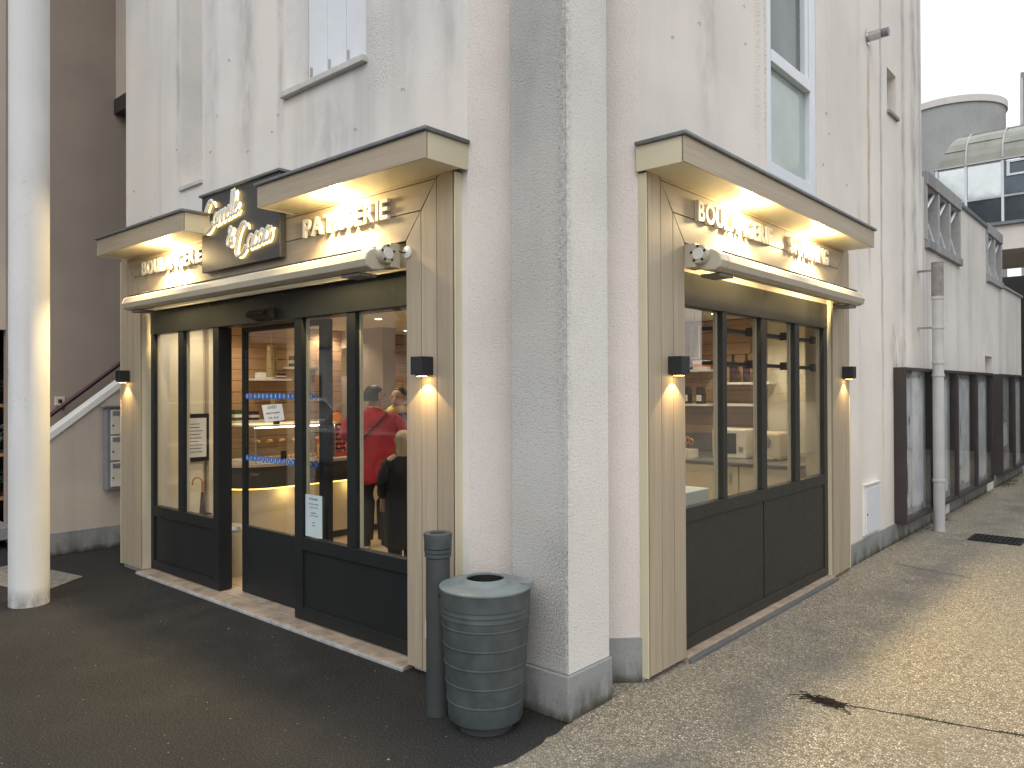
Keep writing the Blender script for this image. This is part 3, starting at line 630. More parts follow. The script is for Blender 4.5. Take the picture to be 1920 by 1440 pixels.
# ================================================================== SHOP FRONTS
def plank_frame(S, ax, f, back, in0, in1, out0, out1, sgn):
    """oak frame round an opening. ax 'y': front facade running along x; ax 'x': side facade running along y.
    f = outer face coordinate, back = face behind the boards; in0..in1 opening, out0..out1 outer edges"""
    run = 'y' if ax == 'y' else 'x'; th = sorted((f, back)); mh = m_oakx if ax == 'y' else m_oaky
    zb, zt = .035, 2.92
    def P(pts, name, m, a=None, par=S, bev=.0018):
        a = a or th; return MB().prism(pts, run, a[0], a[1]).build(name, m, par, bev=bev)
    for inner, outer in ((in0, out0), (in1, out1)):
        d = (outer-inner)/3; e = .003 if d > 0 else -.003
        for k_ in range(3):
            a0, a1 = inner+k_*d+e, inner+(k_+1)*d-e
            t0 = 2.45+.1567*k_ + .003; t1 = 2.45+.1567*(k_+1) - .001
            P([(a0, zb), (a1, zb), (a1, t1-.003), (a0, t0-.006)], 'board', m_oakz)
    dl, dr_ = (in0-out0)/3, (out1-in1)/3
    for k_ in range(3):
        z0, z1 = 2.45+.1567*k_+.003, 2.45+.1567*(k_+1)-.002
        mid = (in0+in1)/2+(-.35, .25, .05)[k_]
        a0, a1 = in0-dl*k_, in0-dl*(k_+1); b0, b1 = in1+dr_*k_, in1+dr_*(k_+1)
        P([(a0+.004, z0), (mid-.0015, z0), (mid-.0015, z1), (a1+.004, z1)], 'board', mh)
        P([(mid+.0015, z0), (b0-.004, z0), (b1-.004, z1), (mid+.0015, z1)], 'board', mh)
    # black backing and cream side returns
    bk = sorted((back+.0005*sgn, 0.0006*(-sgn)*-1)); bk = sorted((back, 0.0))
    b = MB()
    lo, hi = bk[0]+(.0004 if sgn < 0 else .0006), bk[1]-(.0004 if sgn > 0 else .0006)
    b.prism([(out0-.0095, zb+.004), (in0-.004, zb+.004), (in0-.004, 2.455), (in1+.004, 2.455), (in1+.004, zb+.004), (out1+.0095, zb+.004), (out1+.0095, 2.775), (out0-.0095, 2.775)], run, bk[0]+.0005, bk[1]-.0005)
    b.build('backing', m_black, S)
    for o_, s_ in ((out0, -1), (out1, 1)):
        a = sorted((o_+s_*.010, o_+s_*.019)); P([(a[0], zb-.004), (a[1], zb-.004), (a[1], 2.775), (a[0], 2.775)], 'corner_trim', m_cream, sorted((f-.001*(-sgn), 0)), bev=.002)
    return
FY, RX = -.05, .05
S1 = thing('bakery_facade', 'bakery door front with dark frames in an oak surround, under the two-word shop sign', 'shop front', (-2.9, 0, 0))
plank_frame(S1, 'y', FY, FY+.014, -4.642, -1.107, -5.045, -.724, -1)
S2 = thing('bakery_facade', 'bakery window front with four panes in an oak surround, facing the pebble alley', 'shop front', (0, 2.35, 0))
plank_frame(S2, 'x', RX, RX-.014, 1.081, 3.604, .674, 4.012, 1)
# --- front: reveal, header, frames (front plane y=.04, 6 cm deep)
bx('reveal', m_cream, S1, -4.652, -4.642, -.034, .118, .03, 2.447); bx('reveal', m_cream, S1, -1.107, -1.097, -.034, .118, .03, 2.447)
bx('head_panel', m_cream, S1, -4.6415, -1.1075, .02, .10, 2.302, 2.447)
bx('header', m_anth, S1, -4.640, -1.109, .036, .12, 2.095, 2.3, .003)
def frame_y(x0, x1, z0, z1, name='post', y0=.04, y1=.10, p=S1, m=m_anth): return bx(name, m, p, x0, x1, y0, y1, z0, z1, .003)
frame_y(-4.640, -4.585, .035, 2.094); frame_y(-4.118, -4.034, .59, 2.094, 'mullion'); frame_y(-3.52, -3.43, .035, 2.094, 'post', .038, .15)
frame_y(-4.584, -3.521, .50, .588, 'rail'); frame_y(-4.584, -3.521, .035, .11, 'rail'); bx('panel', m_anth, S1, -4.584, -3.521, .056, .09, .1105, .4995)
frame_y(-2.385, -2.292, .035, 2.094); frame_y(-1.79, -1.702, .60, 2.094, 'mullion'); frame_y(-1.185, -1.11, .035, 2.094)
frame_y(-2.291, -1.186, .51, .598, 'rail'); frame_y(-2.291, -1.186, .035, .12, 'rail'); bx('panel', m_anth, S1, -2.291, -1.186, .056, .09, .1205, .5095)
for a0, a1, z0 in ((-4.583, -4.12, .5895), (-4.032, -3.522, .5895), (-2.290, -1.792, .5995), (-1.70, -1.187, .5995)):
    bx('pane', m_gl, S1, a0, a1, .066, .074, z0, 2.0935)
    b = MB(); b.box(a0, a0+.012, .0745, .095, z0, 2.093); b.box(a1-.012, a1, .0745, .095, z0, 2.093); b.build('glazing_bead', m_cream, S1)
for xx in (-4.3, -3.75, -2.0, -1.45): bx('drain_slot', m_black, S1, xx, xx+.03, .0385, .0402, .545, .551)
bx('sill', m_silltile, S1, -4.64, -1.108, -.072, .049, .0, .026, .004); bx('sill_edge', m_cement, S1, -4.645, -1.103, -.092, -.0725, 0, .022, .004)
bx('plinth_block', m_conc, S1, -5.03, -4.66, -.03, -.001, 0, .034)
b = MB(); b.prism([(.035, 2.105), (-.045, 2.125), (-.06, 2.14), (-.05, 2.165), (-.01, 2.185), (.035, 2.19)], 'x', -2.86, -2.62); b.build('door_sensor', m_black, S1, bev=.004)
bx('door_track', m_anth, S1, -3.42, -1.2, .152, .23, 2.10, 2.2)
# --- sliding leaf
SD = thing('sliding_door', 'dark sliding glass door leaf standing slightly open between fixed panels', 'door', (-2.75, .16, .03))
def leaf(n, x0, x1, z0, z1, y0=.155, y1=.20, m=m_anth): return bx(n, m, SD, x0, x1, y0, y1, z0, z1, .003)
leaf('stile', -3.29, -3.262, .034, 2.09); leaf('stile', -2.26, -2.16, .034, 2.09); leaf('rail', -3.261, -2.261, 2.05, 2.09); leaf('kick_panel', -3.261, -2.261, .034, .55, .157, .198)
sp = bx('pane', m_gl, SD, -3.2615, -2.2605, .172, .18, .551, 2.049)
for zz in (1.555, 1.078):
    for i in range(17):
        x = -3.235+i*.0575; o_ = MB()
        o_.lathe([(.0, 0), (.026, 0), (.026, .0015), (.0, .0015)], (x, .1695, zz), 6, axis='y', caps=False); o_.build('sticker', m_blue, SD)
        bx('sticker_mark', m_paper, SD, x-.003, x+.003, .1685, .1693, zz-.012, zz+.012)
nt_ = thing('door_notice', 'white paper notice hung askew on the sliding door glass', 'notice', (-2.86, .165, 1.42))
q_ = [(-3.01, 1.487), (-2.735, 1.50), (-2.70, 1.382), (-2.965, 1.358)]
MB().prism(q_, 'y', .161, .163).build('sheet', m_paper, nt_); bx('clip', m_brass, nt_, -2.875, -2.835, .160, .167, 1.495, 1.535)
def words(body, size, loc, rot, m, parent, ext=.0004, name='lettering', align='CENTER', off=0):
    cu = bpy.data.curves.new(name, 'FONT'); cu.body = body; cu.size = size; cu.extrude = ext; cu.align_x = align; cu.offset = off
    o = bpy.data.objects.new('tmp', cu); col.objects.link(o)
    dg = bpy.context.evaluated_depsgraph_get(); me = bpy.data.meshes.new_from_object(o.evaluated_get(dg)); bpy.data.objects.remove(o)
    me.materials.clear(); me.materials.append(m); me.name = name
    r = bpy.data.objects.new(name, me); col.objects.link(r); r.parent = parent
    r.location = Vector(loc)-(ORG[parent.name] if parent else Vector((0, 0, 0))); r.rotation_euler = rot; return r
words('OUVERT', .034, (-2.865, .1605, 1.462), (R(90), R(-3), 0), m_ink, nt_); words('vendredi 2 novembre', .022, (-2.855, .1605, 1.425), (R(90), R(-4), 0), m_ink, nt_); words('7 h 00 - 19 h 30', .022, (-2.85, .1605, 1.388), (R(90), R(-4), 0), m_ink, nt_)
hp = thing('hours_sheet', 'tall pale blue opening hours sheet taped inside the shop window', 'notice', (-2.18, .06, .74)); bx('sheet', m_paperb, hp, -2.282, -2.09, .060, .0625, .606, .89)
for t_, z_, s_ in (('HORAIRES', .855, .022), ('du mardi au samedi', .825, .014), ('7 h 00 - 19 h 30', .80, .014), ('dimanche', .765, .014), ('7 h 00 - 13 h 00', .745, .014), ('lundi', .70, .014), ('ferme', .68, .014)):
    words(t_, s_, (-2.186, .0595, z_), (R(90), 0, 0), m_ink, hp)
# --- side window front (plane x=.004)
def frame_x(y0, y1, z0, z1, name='post', x0=-.056, x1=.004): return bx(name, m_anth2, S2, x0, x1, y0, y1, z0, z1, .003)
bx('reveal', m_cream, S2, -.075, .034, 3.604, 3.614, .03, 2.447); bx('reveal', m_cream, S2, -.075, .034, 1.071, 1.081, .03, 2.447)
bx('head_panel', m_cream, S2, -.05, .0, 1.0815, 3.6035, 2.302, 2.447); bx('header', m_anth2, S2, -.07, .008, 1.083, 3.602, 2.095, 2.3, .003)
frame_x(1.083, 1.15, .045, 2.094); frame_x(1.662, 1.724, .885, 2.094, 'mullion'); frame_x(2.272, 2.358, .885, 2.094, 'mullion'); frame_x(2.895, 2.986, .885, 2.094, 'mullion'); frame_x(3.525, 3.602, .045, 2.094)
frame_x(1.151, 3.524, .80, .884, 'rail'); frame_x(1.151, 3.524, .045, .115, 'rail'); frame_x(2.302, 2.322, .1155, .7995, 'panel_joint', -.05, -.014)
bx('panel', m_anth2, S2, -.05, -.006, 1.151, 2.3015, .1155, .7995); bx('panel', m_anth2, S2, -.05, -.006, 2.3225, 3.524, .1155, .7995)
for a0, a1 in ((1.151, 1.661), (1.725, 2.271), (2.359, 2.894), (2.987, 3.524)):
    bx('pane', m_gl, S2, -.032, -.024, a0, a1, .8855, 2.0935)
    b = MB(); b.box(-.052, -.0325, a0, a0+.012, .886, 2.093); b.box(-.052, -.0325, a1-.022, a1, .886, 2.093); b.build('glazing_bead', m_cream, S2)
    bx('drain_slot', m_black, S2, .0038, .0052, (a0+a1)/2-.015, (a0+a1)/2+.015, .84, .846)
bx('sill', m_silltile, S2, -.01, .06, 1.083, 3.602, .0, .042, .004); bx('sill_edge', m_zinc, S2, .0605, .085, 1.078, 3.606, 0, .03, .004)
for z_, n_ in ((2.0, 0), (1.77, 1)):
    sh = thing('window_shelf', ('upper' if z_ > 1.9 else 'lower')+' dark steel shelf bar across the inside of the alley windows', 'shelf', (-.15, 2.7, z_))
    bx('bar', m_anth2, sh, -.19, -.11, 1.75, 3.60, z_-.012, z_+.012)
    for yy in (2.26, 2.88, 3.52): bx('bracket', m_anth2, sh, -.11, -.057, yy, yy+.03, z_-.03, z_+.03)

# ================================================================== CANOPIES WITH DOWNLIGHTS
def canopy(ax, a0, a1, depth, label, lamps, ends=(1, 1), nm='canopy'):
    z0, z1 = 2.78, 2.918; s = -1 if ax == 'y' else 1
    C_ = thing(nm, label, 'canopy', ((a0+a1)/2, s*.15, z0) if ax == 'y' else (s*.15, (a0+a1)/2, z0), group='oak canopies over the shop fronts')
    def b_(name, m, p0, p1, q0, q1, za, zb, bev=.002):
        p = sorted((s*p0, s*p1))
        return bx(name, m, C_, q0, q1, p[0], p[1], za, zb, bev) if ax == 'y' else bx(name, m, C_, p[0], p[1], q0, q1, za, zb, bev)
    b_('fascia_board', m_oakx if ax == 'y' else m_oaky, depth-.012, depth, a0, a1, z0, z1)
    b_('soffit', m_cream, .0505, depth-.0125, a0+.012, a1-.012, z0+.002, z0+.008, 0)
    for e0, e1 in ((a0, a0+.011), (a1-.011, a1)): b_('end_panel', m_cream, .002, depth-.015, e0, e1, z0-.004 if ax == 'q' else z0, z1)
    b_('end_joint', m_black, depth-.0148, depth-.0122, a0+.0005, a1-.0005, z0+.009, z1-.001, 0)
    b_('cap', m_zinc, -.0+.001, depth+.018, a0-.018, a1+.018, z1+.001, z1+.022, .005)
    for e in (a0+.0, a1-.0):
        pass
    for l_ in lamps:
        c = (l_, s*.165, z0-.001) if ax == 'y' else (s*.165, l_, z0-.001)
        fx = MB().lathe([(.0, .0), (.052, .0), (.056, -.006), (.048, -.010), (.0, -.010)], c, 20, caps=False).build('downlight', m_lampglow, C_, smooth=True)
        lamp('downlight_lamp', 'SPOT', (c[0], c[1], z0-.012), LE, (1, .74, .36), C_, .04, 126, .5); lamp('downlight_spill', 'POINT', (c[0], c[1], z0-.065), LE*.055, (1, .74, .36), C_, .03)  # extra point lamp, added to widen the bright patch on soffit and wall
    return C_
canopy('y', -2.262, -.655, .31, 'long oak canopy over the PATISSERIE lettering', (-1.63,))
canopy('y', -4.905, -3.295, .31, 'oak canopy over the BOULANGERIE lettering, on the stair side of the sign', (-3.92,))
canopy('x', .632, 3.905, .295, 'long oak canopy over the alley window lettering', (1.72, 2.98))

# ================================================================== LETTERING
def lettering(body, ax, a0, a1, z0, z1, label):
    L_ = thing('lettering', label, 'lettering', ((a0+a1)/2, -.055, z0) if ax == 'y' else (.055, (a0+a1)/2, z0))
    hh = z1-z0; ms = []
    for ch in body:
        cu = bpy.data.curves.new('letter', 'FONT'); cu.body = ch; cu.size = 1; cu.extrude = .5; cu.offset = .026
        o = bpy.data.objects.new('tmp', cu); col.objects.link(o); dg = bpy.context.evaluated_depsgraph_get()
        me = bpy.data.meshes.new_from_object(o.evaluated_get(dg)); bpy.data.objects.remove(o); me.name = 'letter'
        xs_ = [v.co.x for v in me.vertices]; ys_ = [v.co.y for v in me.vertices]
        ms.append((me, min(xs_), max(xs_), min(ys_), max(ys_)))
    gap = .13; H = max(m[4]-m[3] for m in ms if True); base = [m for m, c in zip(ms, body) if c in 'BENIPR'][0]; Hc = base[4]-base[3]
    wt = sum(m[2]-m[1] for m in ms)+gap*Hc*(len(ms)-1); sx = (a1-a0)/wt; sz = hh/Hc; x = 0
    for me, mx0, mx1, my0, my1 in ms:
        for v in me.vertices:
            a = (v.co.x-mx0)*sx+x*sx; zz = (v.co.y-base[3])*sz; d = (v.co.z+.5)*.026
            v.co = Vector((a0+a, FY-.002-d if False else FY-.0015-.026+d*1.0, z0+zz)) if ax == 'y' else Vector((RX+.0015+d, a0+a, z0+zz))
        me.materials.clear(); me.materials.append(m_letter)
        for v in me.vertices: v.co -= ORG[L_.name]
        bm = bmesh.new(); bm.from_mesh(me); bmesh.ops.recalc_face_normals(bm, faces=bm.faces); bm.to_mesh(me); bm.free()
        o = bpy.data.objects.new('letter', me); col.objects.link(o); o.parent = L_
        x += mx1-mx0+gap*Hc
lettering('PATISSERIE', 'y', -2.10, -1.238, 2.597, 2.715, 'raised white letters PATISSERIE on the oak fascia')
lettering('BOULANGERIE', 'y', -4.55, -3.47, 2.60, 2.715, 'raised white letters BOULANGERIE on the oak fascia by the stair')
lettering('BOULANGERIE', 'x', 1.205, 2.30, 2.60, 2.722, 'raised white letters BOULANGERIE over the alley windows')
lettering('SNACKING', 'x', 2.635, 3.44, 2.597, 2.722, 'raised white letters SNACKING over the alley windows')

# ================================================================== SCRIPT SIGN
SG = thing('shop_sign', 'slate grey sign board with backlit white script letters', 'sign', (-2.87, -.06, 2.5))
bx('board', m_signb, SG, -3.42, -2.335, -.10, -.052, 2.50, 3.075, .003); bx('board_back', m_signb, SG, -3.40, -2.36, -.0515, -.001, 2.93, 3.07)
bx('cap', m_zinc, SG, -3.44, -2.315, -.118, -.001, 3.077, 3.096, .004)
GL = {   # centre lines of script letters, unit x-height 1
 'C': [(1.25, 1.85), (1.1, 2.25), (.7, 2.3), (.25, 1.7), (.05, .8), (.2, .12), (.65, -.05), (1.1, .2), (1.35, .55)],
 'a': [(.85, .85), (.5, 1.0), (.12, .65), (.12, .2), (.4, 0), (.75, .3), (.88, .9), (.82, .2), (1.0, 0), (1.2, .2)],
 'n': [(0, .6), (.15, .98), (.22, .5), (.2, .0), (.3, .6), (.6, 1.0), (.78, .75), (.74, .15), (.9, 0), (1.1, .25)],
 'e': [(.1, .45), (.5, .6), (.72, .85), (.45, 1.02), (.15, .65), (.2, .15), (.55, 0), (.95, .3)],
 'l': [(.0, .3), (.4, 1.2), (.5, 2.0), (.3, 2.1), (.2, 1.5), (.2, .4), (.4, 0), (.65, .2)],
 'c': [(.8, .8), (.5, 1.0), (.15, .65), (.15, .2), (.45, 0), (.95, .3)],
 'o': [(.5, 1.0), (.12, .7), (.15, .15), (.5, 0), (.85, .3), (.82, .8), (.5, 1.0), (.65, .78), (1.1, .85)],
 '&': [(1.1, .1), (.7, .9), (.3, 1.55), (.45, 2.0), (.75, 1.85), (.65, 1.4), (.15, .9), (.1, .3), (.5, 0), (.9, .4), (1.05, .9)]}
def crom(p, n=6):
    o = []
    for i in range(len(p)-1):
        a, b_, c, d = [Vector(p[max(0, min(len(p)-1, i+k_))]) for k_ in (-1, 0, 1, 2)]
        for t_ in range(n):
            t = t_/n; o.append(.5*((2*b_)+(c-a)*t+(2*a-5*b_+4*c-d)*t*t+(3*b_-3*c+d-a)*t**3))
    o.append(Vector(p[-1])); return o
def script(body, x0, z0, xh, slope, wscale=1.0, r=.0135):
    cx = 0
    for ch in body:
        pts = crom(GL[ch]); wd = max(p.x for p in pts)-.18 if ch != '&' else 1
        c3 = [(x0+(cx+p.x+p.y*.12)*xh*wscale, -.131, z0+p.y*xh+(cx+p.x)*xh*wscale*slope) for p in pts]
        lt = MB().tube(c3, r, 8, ell=(1.0, .75), up=Vector((0, 1, 0))).build('letter', m_letter, SG, smooth=80)
        MB().tube([(p[0]+.008, -.110, p[2]-.010) for p in c3], r*.55, 6, up=Vector((0, 1, 0))).build('letter_light', m_halo, SG, smooth=80)
        cx += wd
script('C', -3.35, 2.785, .095, .13, 1.15, .0125); script('annelle', -3.185, 2.825, .086, .13, .76, .0092)
script('&', -2.99, 2.645, .066, .1, 1.2, .011)
script('C', -2.875, 2.555, .095, .13, 1.15, .0125); script('acao', -2.705, 2.59, .095, .12, .84, .0105)

# ================================================================== AWNINGS
def awning(ax, a0, a1, motor_at, label):
    s = -1 if ax == 'y' else 1; off = .20
    W = thing('awning', label, 'awning', ((a0+a1)/2, s*off, 2.3) if ax == 'y' else (s*off, (a0+a1)/2, 2.3), group='closed awning cassettes over the shop fronts')
    prof = [(.075, 2.382), (.14, 2.405), (.20, 2.402), (.245, 2.378), (.262, 2.335), (.25, 2.298), (.215, 2.282), (.15, 2.288), (.09, 2.315)]
    pts = [(s*p, z) for p, z in prof]
    def pr(name, m, q0, q1, pp=pts, bev=.003, par=W):
        return MB().prism(pp, 'x' if ax == 'y' else 'y', q0, q1).build(name, m, par, bev=bev)
    ex = lambda k_: [(s*(.165+(abs(p)-.165)*k_), 2.345+(z-2.345)*k_) for p, z in pts]
    if motor_at > 0: c0, c1, e0, e1, mo = a0, a1-.10, a1-.0995, a1, a1
    else: c0, c1, e0, e1, mo = a0+.10, a1, a0, a0+.0995, a0
    pr('cassette', m_awn, c0+.012, c1)
    pr('end_cap', m_awn, c0 if motor_at > 0 else c1+.0005, c0+.0115 if motor_at > 0 else c1+.012, ex(1.04), .004)
    pr('end_housing', m_awn, e0, e1, ex(1.05), .008)
    q = [(s*p, z) for p, z in ((.215, 2.4012), (.2155, 2.407), (.10, 2.41), (.10, 2.404))]; pr('lip', m_zinc, c0+.02, c1-.02, q, 0)
    # motor drum and wall bracket at the housing end
    d = 1 if motor_at > 0 else -1
    ctr = (mo, s*.14, 2.375) if ax == 'y' else (s*.14, mo, 2.375)
    axn = 'x' if ax == 'y' else 'y'
    MB().lathe([(.0, 0), (.055, 0), (.058, d*.02), (.052, d*.045), (.0, d*.045)], ctr, 28, axis=axn, caps=False).build('motor_drum', m_awn, W, smooth=True)
    MB().lathe([(.0, d*.046), (.034, d*.046), (.032, d*.052), (.0, d*.052)], ctr, 24, axis=axn, caps=False).build('drum_disc', m_white, W, smooth=True)
    for k_ in range(5):
        an = R(20+k_*72); cc = (mo, ctr[1]+.044*math.cos(an), 2.375+.044*math.sin(an)) if ax == 'y' else (ctr[0]+.044*math.cos(an), mo, 2.375+.044*math.sin(an))
        MB().lathe([(.008, d*.0455), (.008, d*.047)], cc, 8, axis=axn).build('drum_slot', m_black, W)
    br = sorted((mo-d*.07, mo+d*.044))
    for (q0, q1) in ((br[0], br[1]), (c0+.05, c0+.16) if motor_at > 0 else (c1-.16, c1-.05)):
        p0, p1 = sorted((s*.052, s*.12))
        if ax == 'y': bx('wall_bracket', m_awn, W, q0, q1, p0, p1, 2.30, 2.44, .004)
        else: bx('wall_bracket', m_awn, W, p0, p1, q0, q1, 2.30, 2.44, .004)
    p0, p1 = sorted((s*.075, s*.20))
    for f_ in (.04, .96):
        m0 = c0+(c1-c0)*f_
        bxa = (m0-.09, m0+.09, p0, p1) if ax == 'y' else (p0, p1, m0-.09, m0+.09); bx('arm_shoe', m_pipe2, W, *bxa, 2.262, 2.281, .003)
    return W
awning('y', -4.50, -1.20, 1, 'long beige closed awning cassette over the sliding door front')
awning('x', 1.115, 3.74, -1, 'beige closed awning cassette over the alley windows')
ds = thing('dome_sensor', 'small round white sensor beside the awning motor on the oak frame', 'sensor', (-1.105, -.04, 2.38)); MB().lathe([(.0, 0), (.036, 0), (.034, -.008), (.0, -.014)], (-1.09, -.051, 2.385), 24, axis='y', caps=False).build('disc', m_white, ds, smooth=True); MB().tube([(-1.09, -.06, 2.385), (-1.115, -.075, 2.38), (-1.14, -.07, 2.395)], .004, 6).build('cable', m_iron, ds)
jb = thing('junction_box', 'small cream junction box on the wall past the alley awning', 'junction box', (.02, 4.06, 2.3)); bx('box', m_cream, jb, .0, .03, 4.035, 4.11, 2.30, 2.42, .004); MB().tube([(.01, 4.11, 2.35), (.02, 4.15, 2.345), (.012, 4.2, 2.35)], .004, 6).build('cable', m_iron, jb)

# ================================================================== WALL LAMPS
def wall_lamp(ax, a, label):
    s = -1 if ax == 'y' else 1; z0, z1 = 1.682, 1.782; w2 = .045
    W = thing('wall_lamp', label, 'wall lamp', (a, s*.05, z0) if ax == 'y' else (s*.05, a, z0), group='anthracite cube lamps on the oak frames')
    p0, p1 = sorted((s*.0505, s*.14))
    if ax == 'y': b = MB().box(a-w2, a+w2, p0, p1, z0, z1); c = (a, s*.095)
    else: b = MB().box(p0, p1, a-w2, a+w2, z0, z1); c = (s*.095, a)
    b.build('housing', m_lampb, W, bev=.003)
    MB().lathe([(.036, -.001), (.038, -.007), (.03, -.008)], (*c, z0), 20).build('lens_ring', m_black, W); MB().lathe([(.03, -.0085), (.028, -.0095)], (*c, z0), 20).build('lens', m_wallglow, W)
    lamp('wall_lamp_bulb', 'SPOT', (c[0], c[1], z0-.012), WE, (1, .66, .26), W, .012, 100, .12)
    return W
wall_lamp('y', -.925, 'black cube wall lamp on the oak post above the bollard'); wall_lamp('y', -4.90, 'black cube wall lamp on the oak post by the mailboxes')
wall_lamp('x', .925, 'black cube wall lamp on the oak post between corner pier and alley window'); wall_lamp('x', 3.87, 'black cube wall lamp on the oak post towards the meter box')

# ================================================================== BIN AND BOLLARD
bc = (-.286, -.271, 0)
BN = thing('litter_bin', 'ribbed grey plastic litter bin beside the bollard at the pier', 'litter bin', bc)
MB().lathe([(.13, 0), (.13, .05), (.12, .05)], bc, 32).build('foot', m_boll, BN, smooth=True)
pr = [(.165, .046), (.174, .05), (.1785, .062)]
for i in range(5):
    z_ = .143+i*.088; r0 = .1785+(z_-.062)*.064
    pr += [(r0, z_-.005), (r0+.0032, z_-.003), (r0+.0038, z_), (r0+.0032, z_+.003), (r0+.0006, z_+.005)]
for i, z_ in enumerate((.535, .56, .585)):
    pr += [(.209+i*.0015, z_-.014), (.209+i*.0015, z_-.002), (.2125+i*.0015, z_), (.2125+i*.0015, z_+.006)]
pr += [(.215, .60), (.217, .655), (.21, .66), (.20, .64)]
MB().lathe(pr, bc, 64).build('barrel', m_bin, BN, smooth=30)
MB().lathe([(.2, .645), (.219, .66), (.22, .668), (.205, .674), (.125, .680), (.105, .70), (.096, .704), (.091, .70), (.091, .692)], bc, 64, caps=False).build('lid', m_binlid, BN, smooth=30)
MB().lathe([(.0, .56), (.0905, .56), (.0905, .6915)], bc, 40, caps=False).build('opening_shade', m_black, BN)  # black inner wall stands in for the shade inside the bin opening
bx('hinge_lug', m_binlid, BN, bc[0]+.14, bc[0]+.19, bc[1]+.09, bc[1]+.14, .655, .69, .006)
MB().lathe([(.007, 0), (.007, .004)], (bc[0]-.085-.045, bc[1]-.178, .628), 10, axis='y').build('lock_hole', m_black, BN)
lc = (-.554, -.327, 0)
BO = thing('bollard', 'slim dark grey bollard with a flared ash cap, next to the litter bin', 'bollard', lc)
MB().lathe([(.060, 0), (.060, .77)], lc, 32).build('post', m_boll, BO, smooth=True)
MB().lathe([(.060, .7705), (.066, .775), (.066, .79), (.063, .792), (.068, .797), (.068, .812), (.064, .814), (.069, .82), (.068, .85), (.072, .884), (.070, .89), (.040, .89), (.038, .85), (.0, .85)], lc, 32, caps=False).build('ash_cap', m_bin, BO, smooth=30)
bx('label_plate', m_white, BO, lc[0]-.062, lc[0]-.055, lc[1]-.03, lc[1]-.0, .36, .45, .002)

# ================================================================== SHOP INTERIOR
WARM = (1, .84, .59)
# counter along the far left, curved at its door end
CT = thing('counter', 'bakery counter with dark band, pale lit base and wooden top', 'counter', (-4.7, 2.2, .03))
def rim(x0, y0, y1, r, n=8):       # plan: front face at x0 facing +x, rounded at the y0 end, back at x=-5.15
    pts = [(-5.15, y0)]
    for i in range(n+1):
        q = -math.pi/2+i/n*math.pi/2; pts.append((x0-r+r*math.cos(q), y0+r+r*math.sin(q)))
    return pts+[(x0, y1), (-5.15, y1)]
MB().prism(rim(-4.40, .76, 3.6, .40), 'z', .655, .86).build('band', m_ctr_d, CT, smooth=30)
MB().prism(rim(-4.385, .745, 3.6, .41), 'z', .8605, .89).build('worktop', m_ctr_t, CT, smooth=30)
MB().prism(rim(-4.52, .88, 3.6, .34), 'z', .11, .654).build('base', m_ctr_w, CT, smooth=30)
MB().prism(rim(-4.58, .94, 3.6, .3), 'z', .03, .109).build('toe_kick', m_ctr_d, CT, smooth=30)
ledp = rim(-4.425, .785, 3.6, .385)[1:-1]
MB().tube([(x, y, .646) for x, y in ledp], .007, 6).build('led_strip', m_led, CT)
for yy in (1.3, 2.1, 2.9): lamp('led_light', 'POINT', (-4.43, yy, .60), 1.2, (1, .74, .28), CT, .05)
# glass display case
DC = thing('display_case', 'glass pastry display case standing on the counter', 'display case', (-4.75, 1.45, .89))
b = MB()
for yy in (.98, 1.9):
    for xx in (-5.05, -4.52): b.box(xx, xx+.012, yy, yy+.012, .891, 1.24)
b.build('frame', m_steel, DC)
bx('shelf', m_glcase, DC, -5.04, -4.51, .985, 1.91, 1.07, 1.076); bx('top', m_ctr_w, DC, -5.06, -4.5, .96, 1.93, 1.241, 1.262, .003); bx('pane', m_glcase, DC, -4.507, -4.503, .985, 1.91, .895, 1.239); bx('side_pane', m_glcase, DC, -5.04, -4.51, .972, .976, .895, 1.239)
bx('tray', m_white, DC, -5.03, -4.53, 1.0, 1.9, .892, .902)
MB().tube([(-4.56, 1.0, 1.232), (-4.56, 1.9, 1.232)], .006, 6).build('case_light', m_ceilglow, DC)
k = 0
for row, z_, lab in ((0, .903, 'golden pastry on the tray of the glass display case'), (1, 1.077, 'small pastry on the upper glass shelf of the display case')):
    for i in range(8 if row == 0 else 6):
        yy = 1.06+i*(.105 if row == 0 else .14); s_ = .036 if row == 0 else .028
        b = MB().loft([(-4.62, yy, z_, s_*.9, s_*1.1), (-4.62, yy, z_+s_*.5, s_*1.15, s_*1.3), (-4.62, yy, z_+s_*1.0, s_*.9, s_), (-4.62, yy, z_+s_*1.25, s_*.3, s_*.3)], 10)
        tag(b.build('pastry', m_bread, None, smooth=60), lab, 'pastry', 'pastries in the display case'); k += 1
for yy, z_ in ((1.22, 1.262), (1.3, .903)):
    lb = thing('price_tag', 'small black price tag ' + ('on top of' if z_ > 1 else 'among the pastries in')+' the display case', 'price tag', (-4.53, yy, z_)); bx('card', m_black, lb, -4.53, -4.527, yy-.035, yy+.035, z_, z_+.09); bx('stand', m_steel, lb, -4.55, -4.5302, yy-.01, yy+.01, z_, z_+.006)
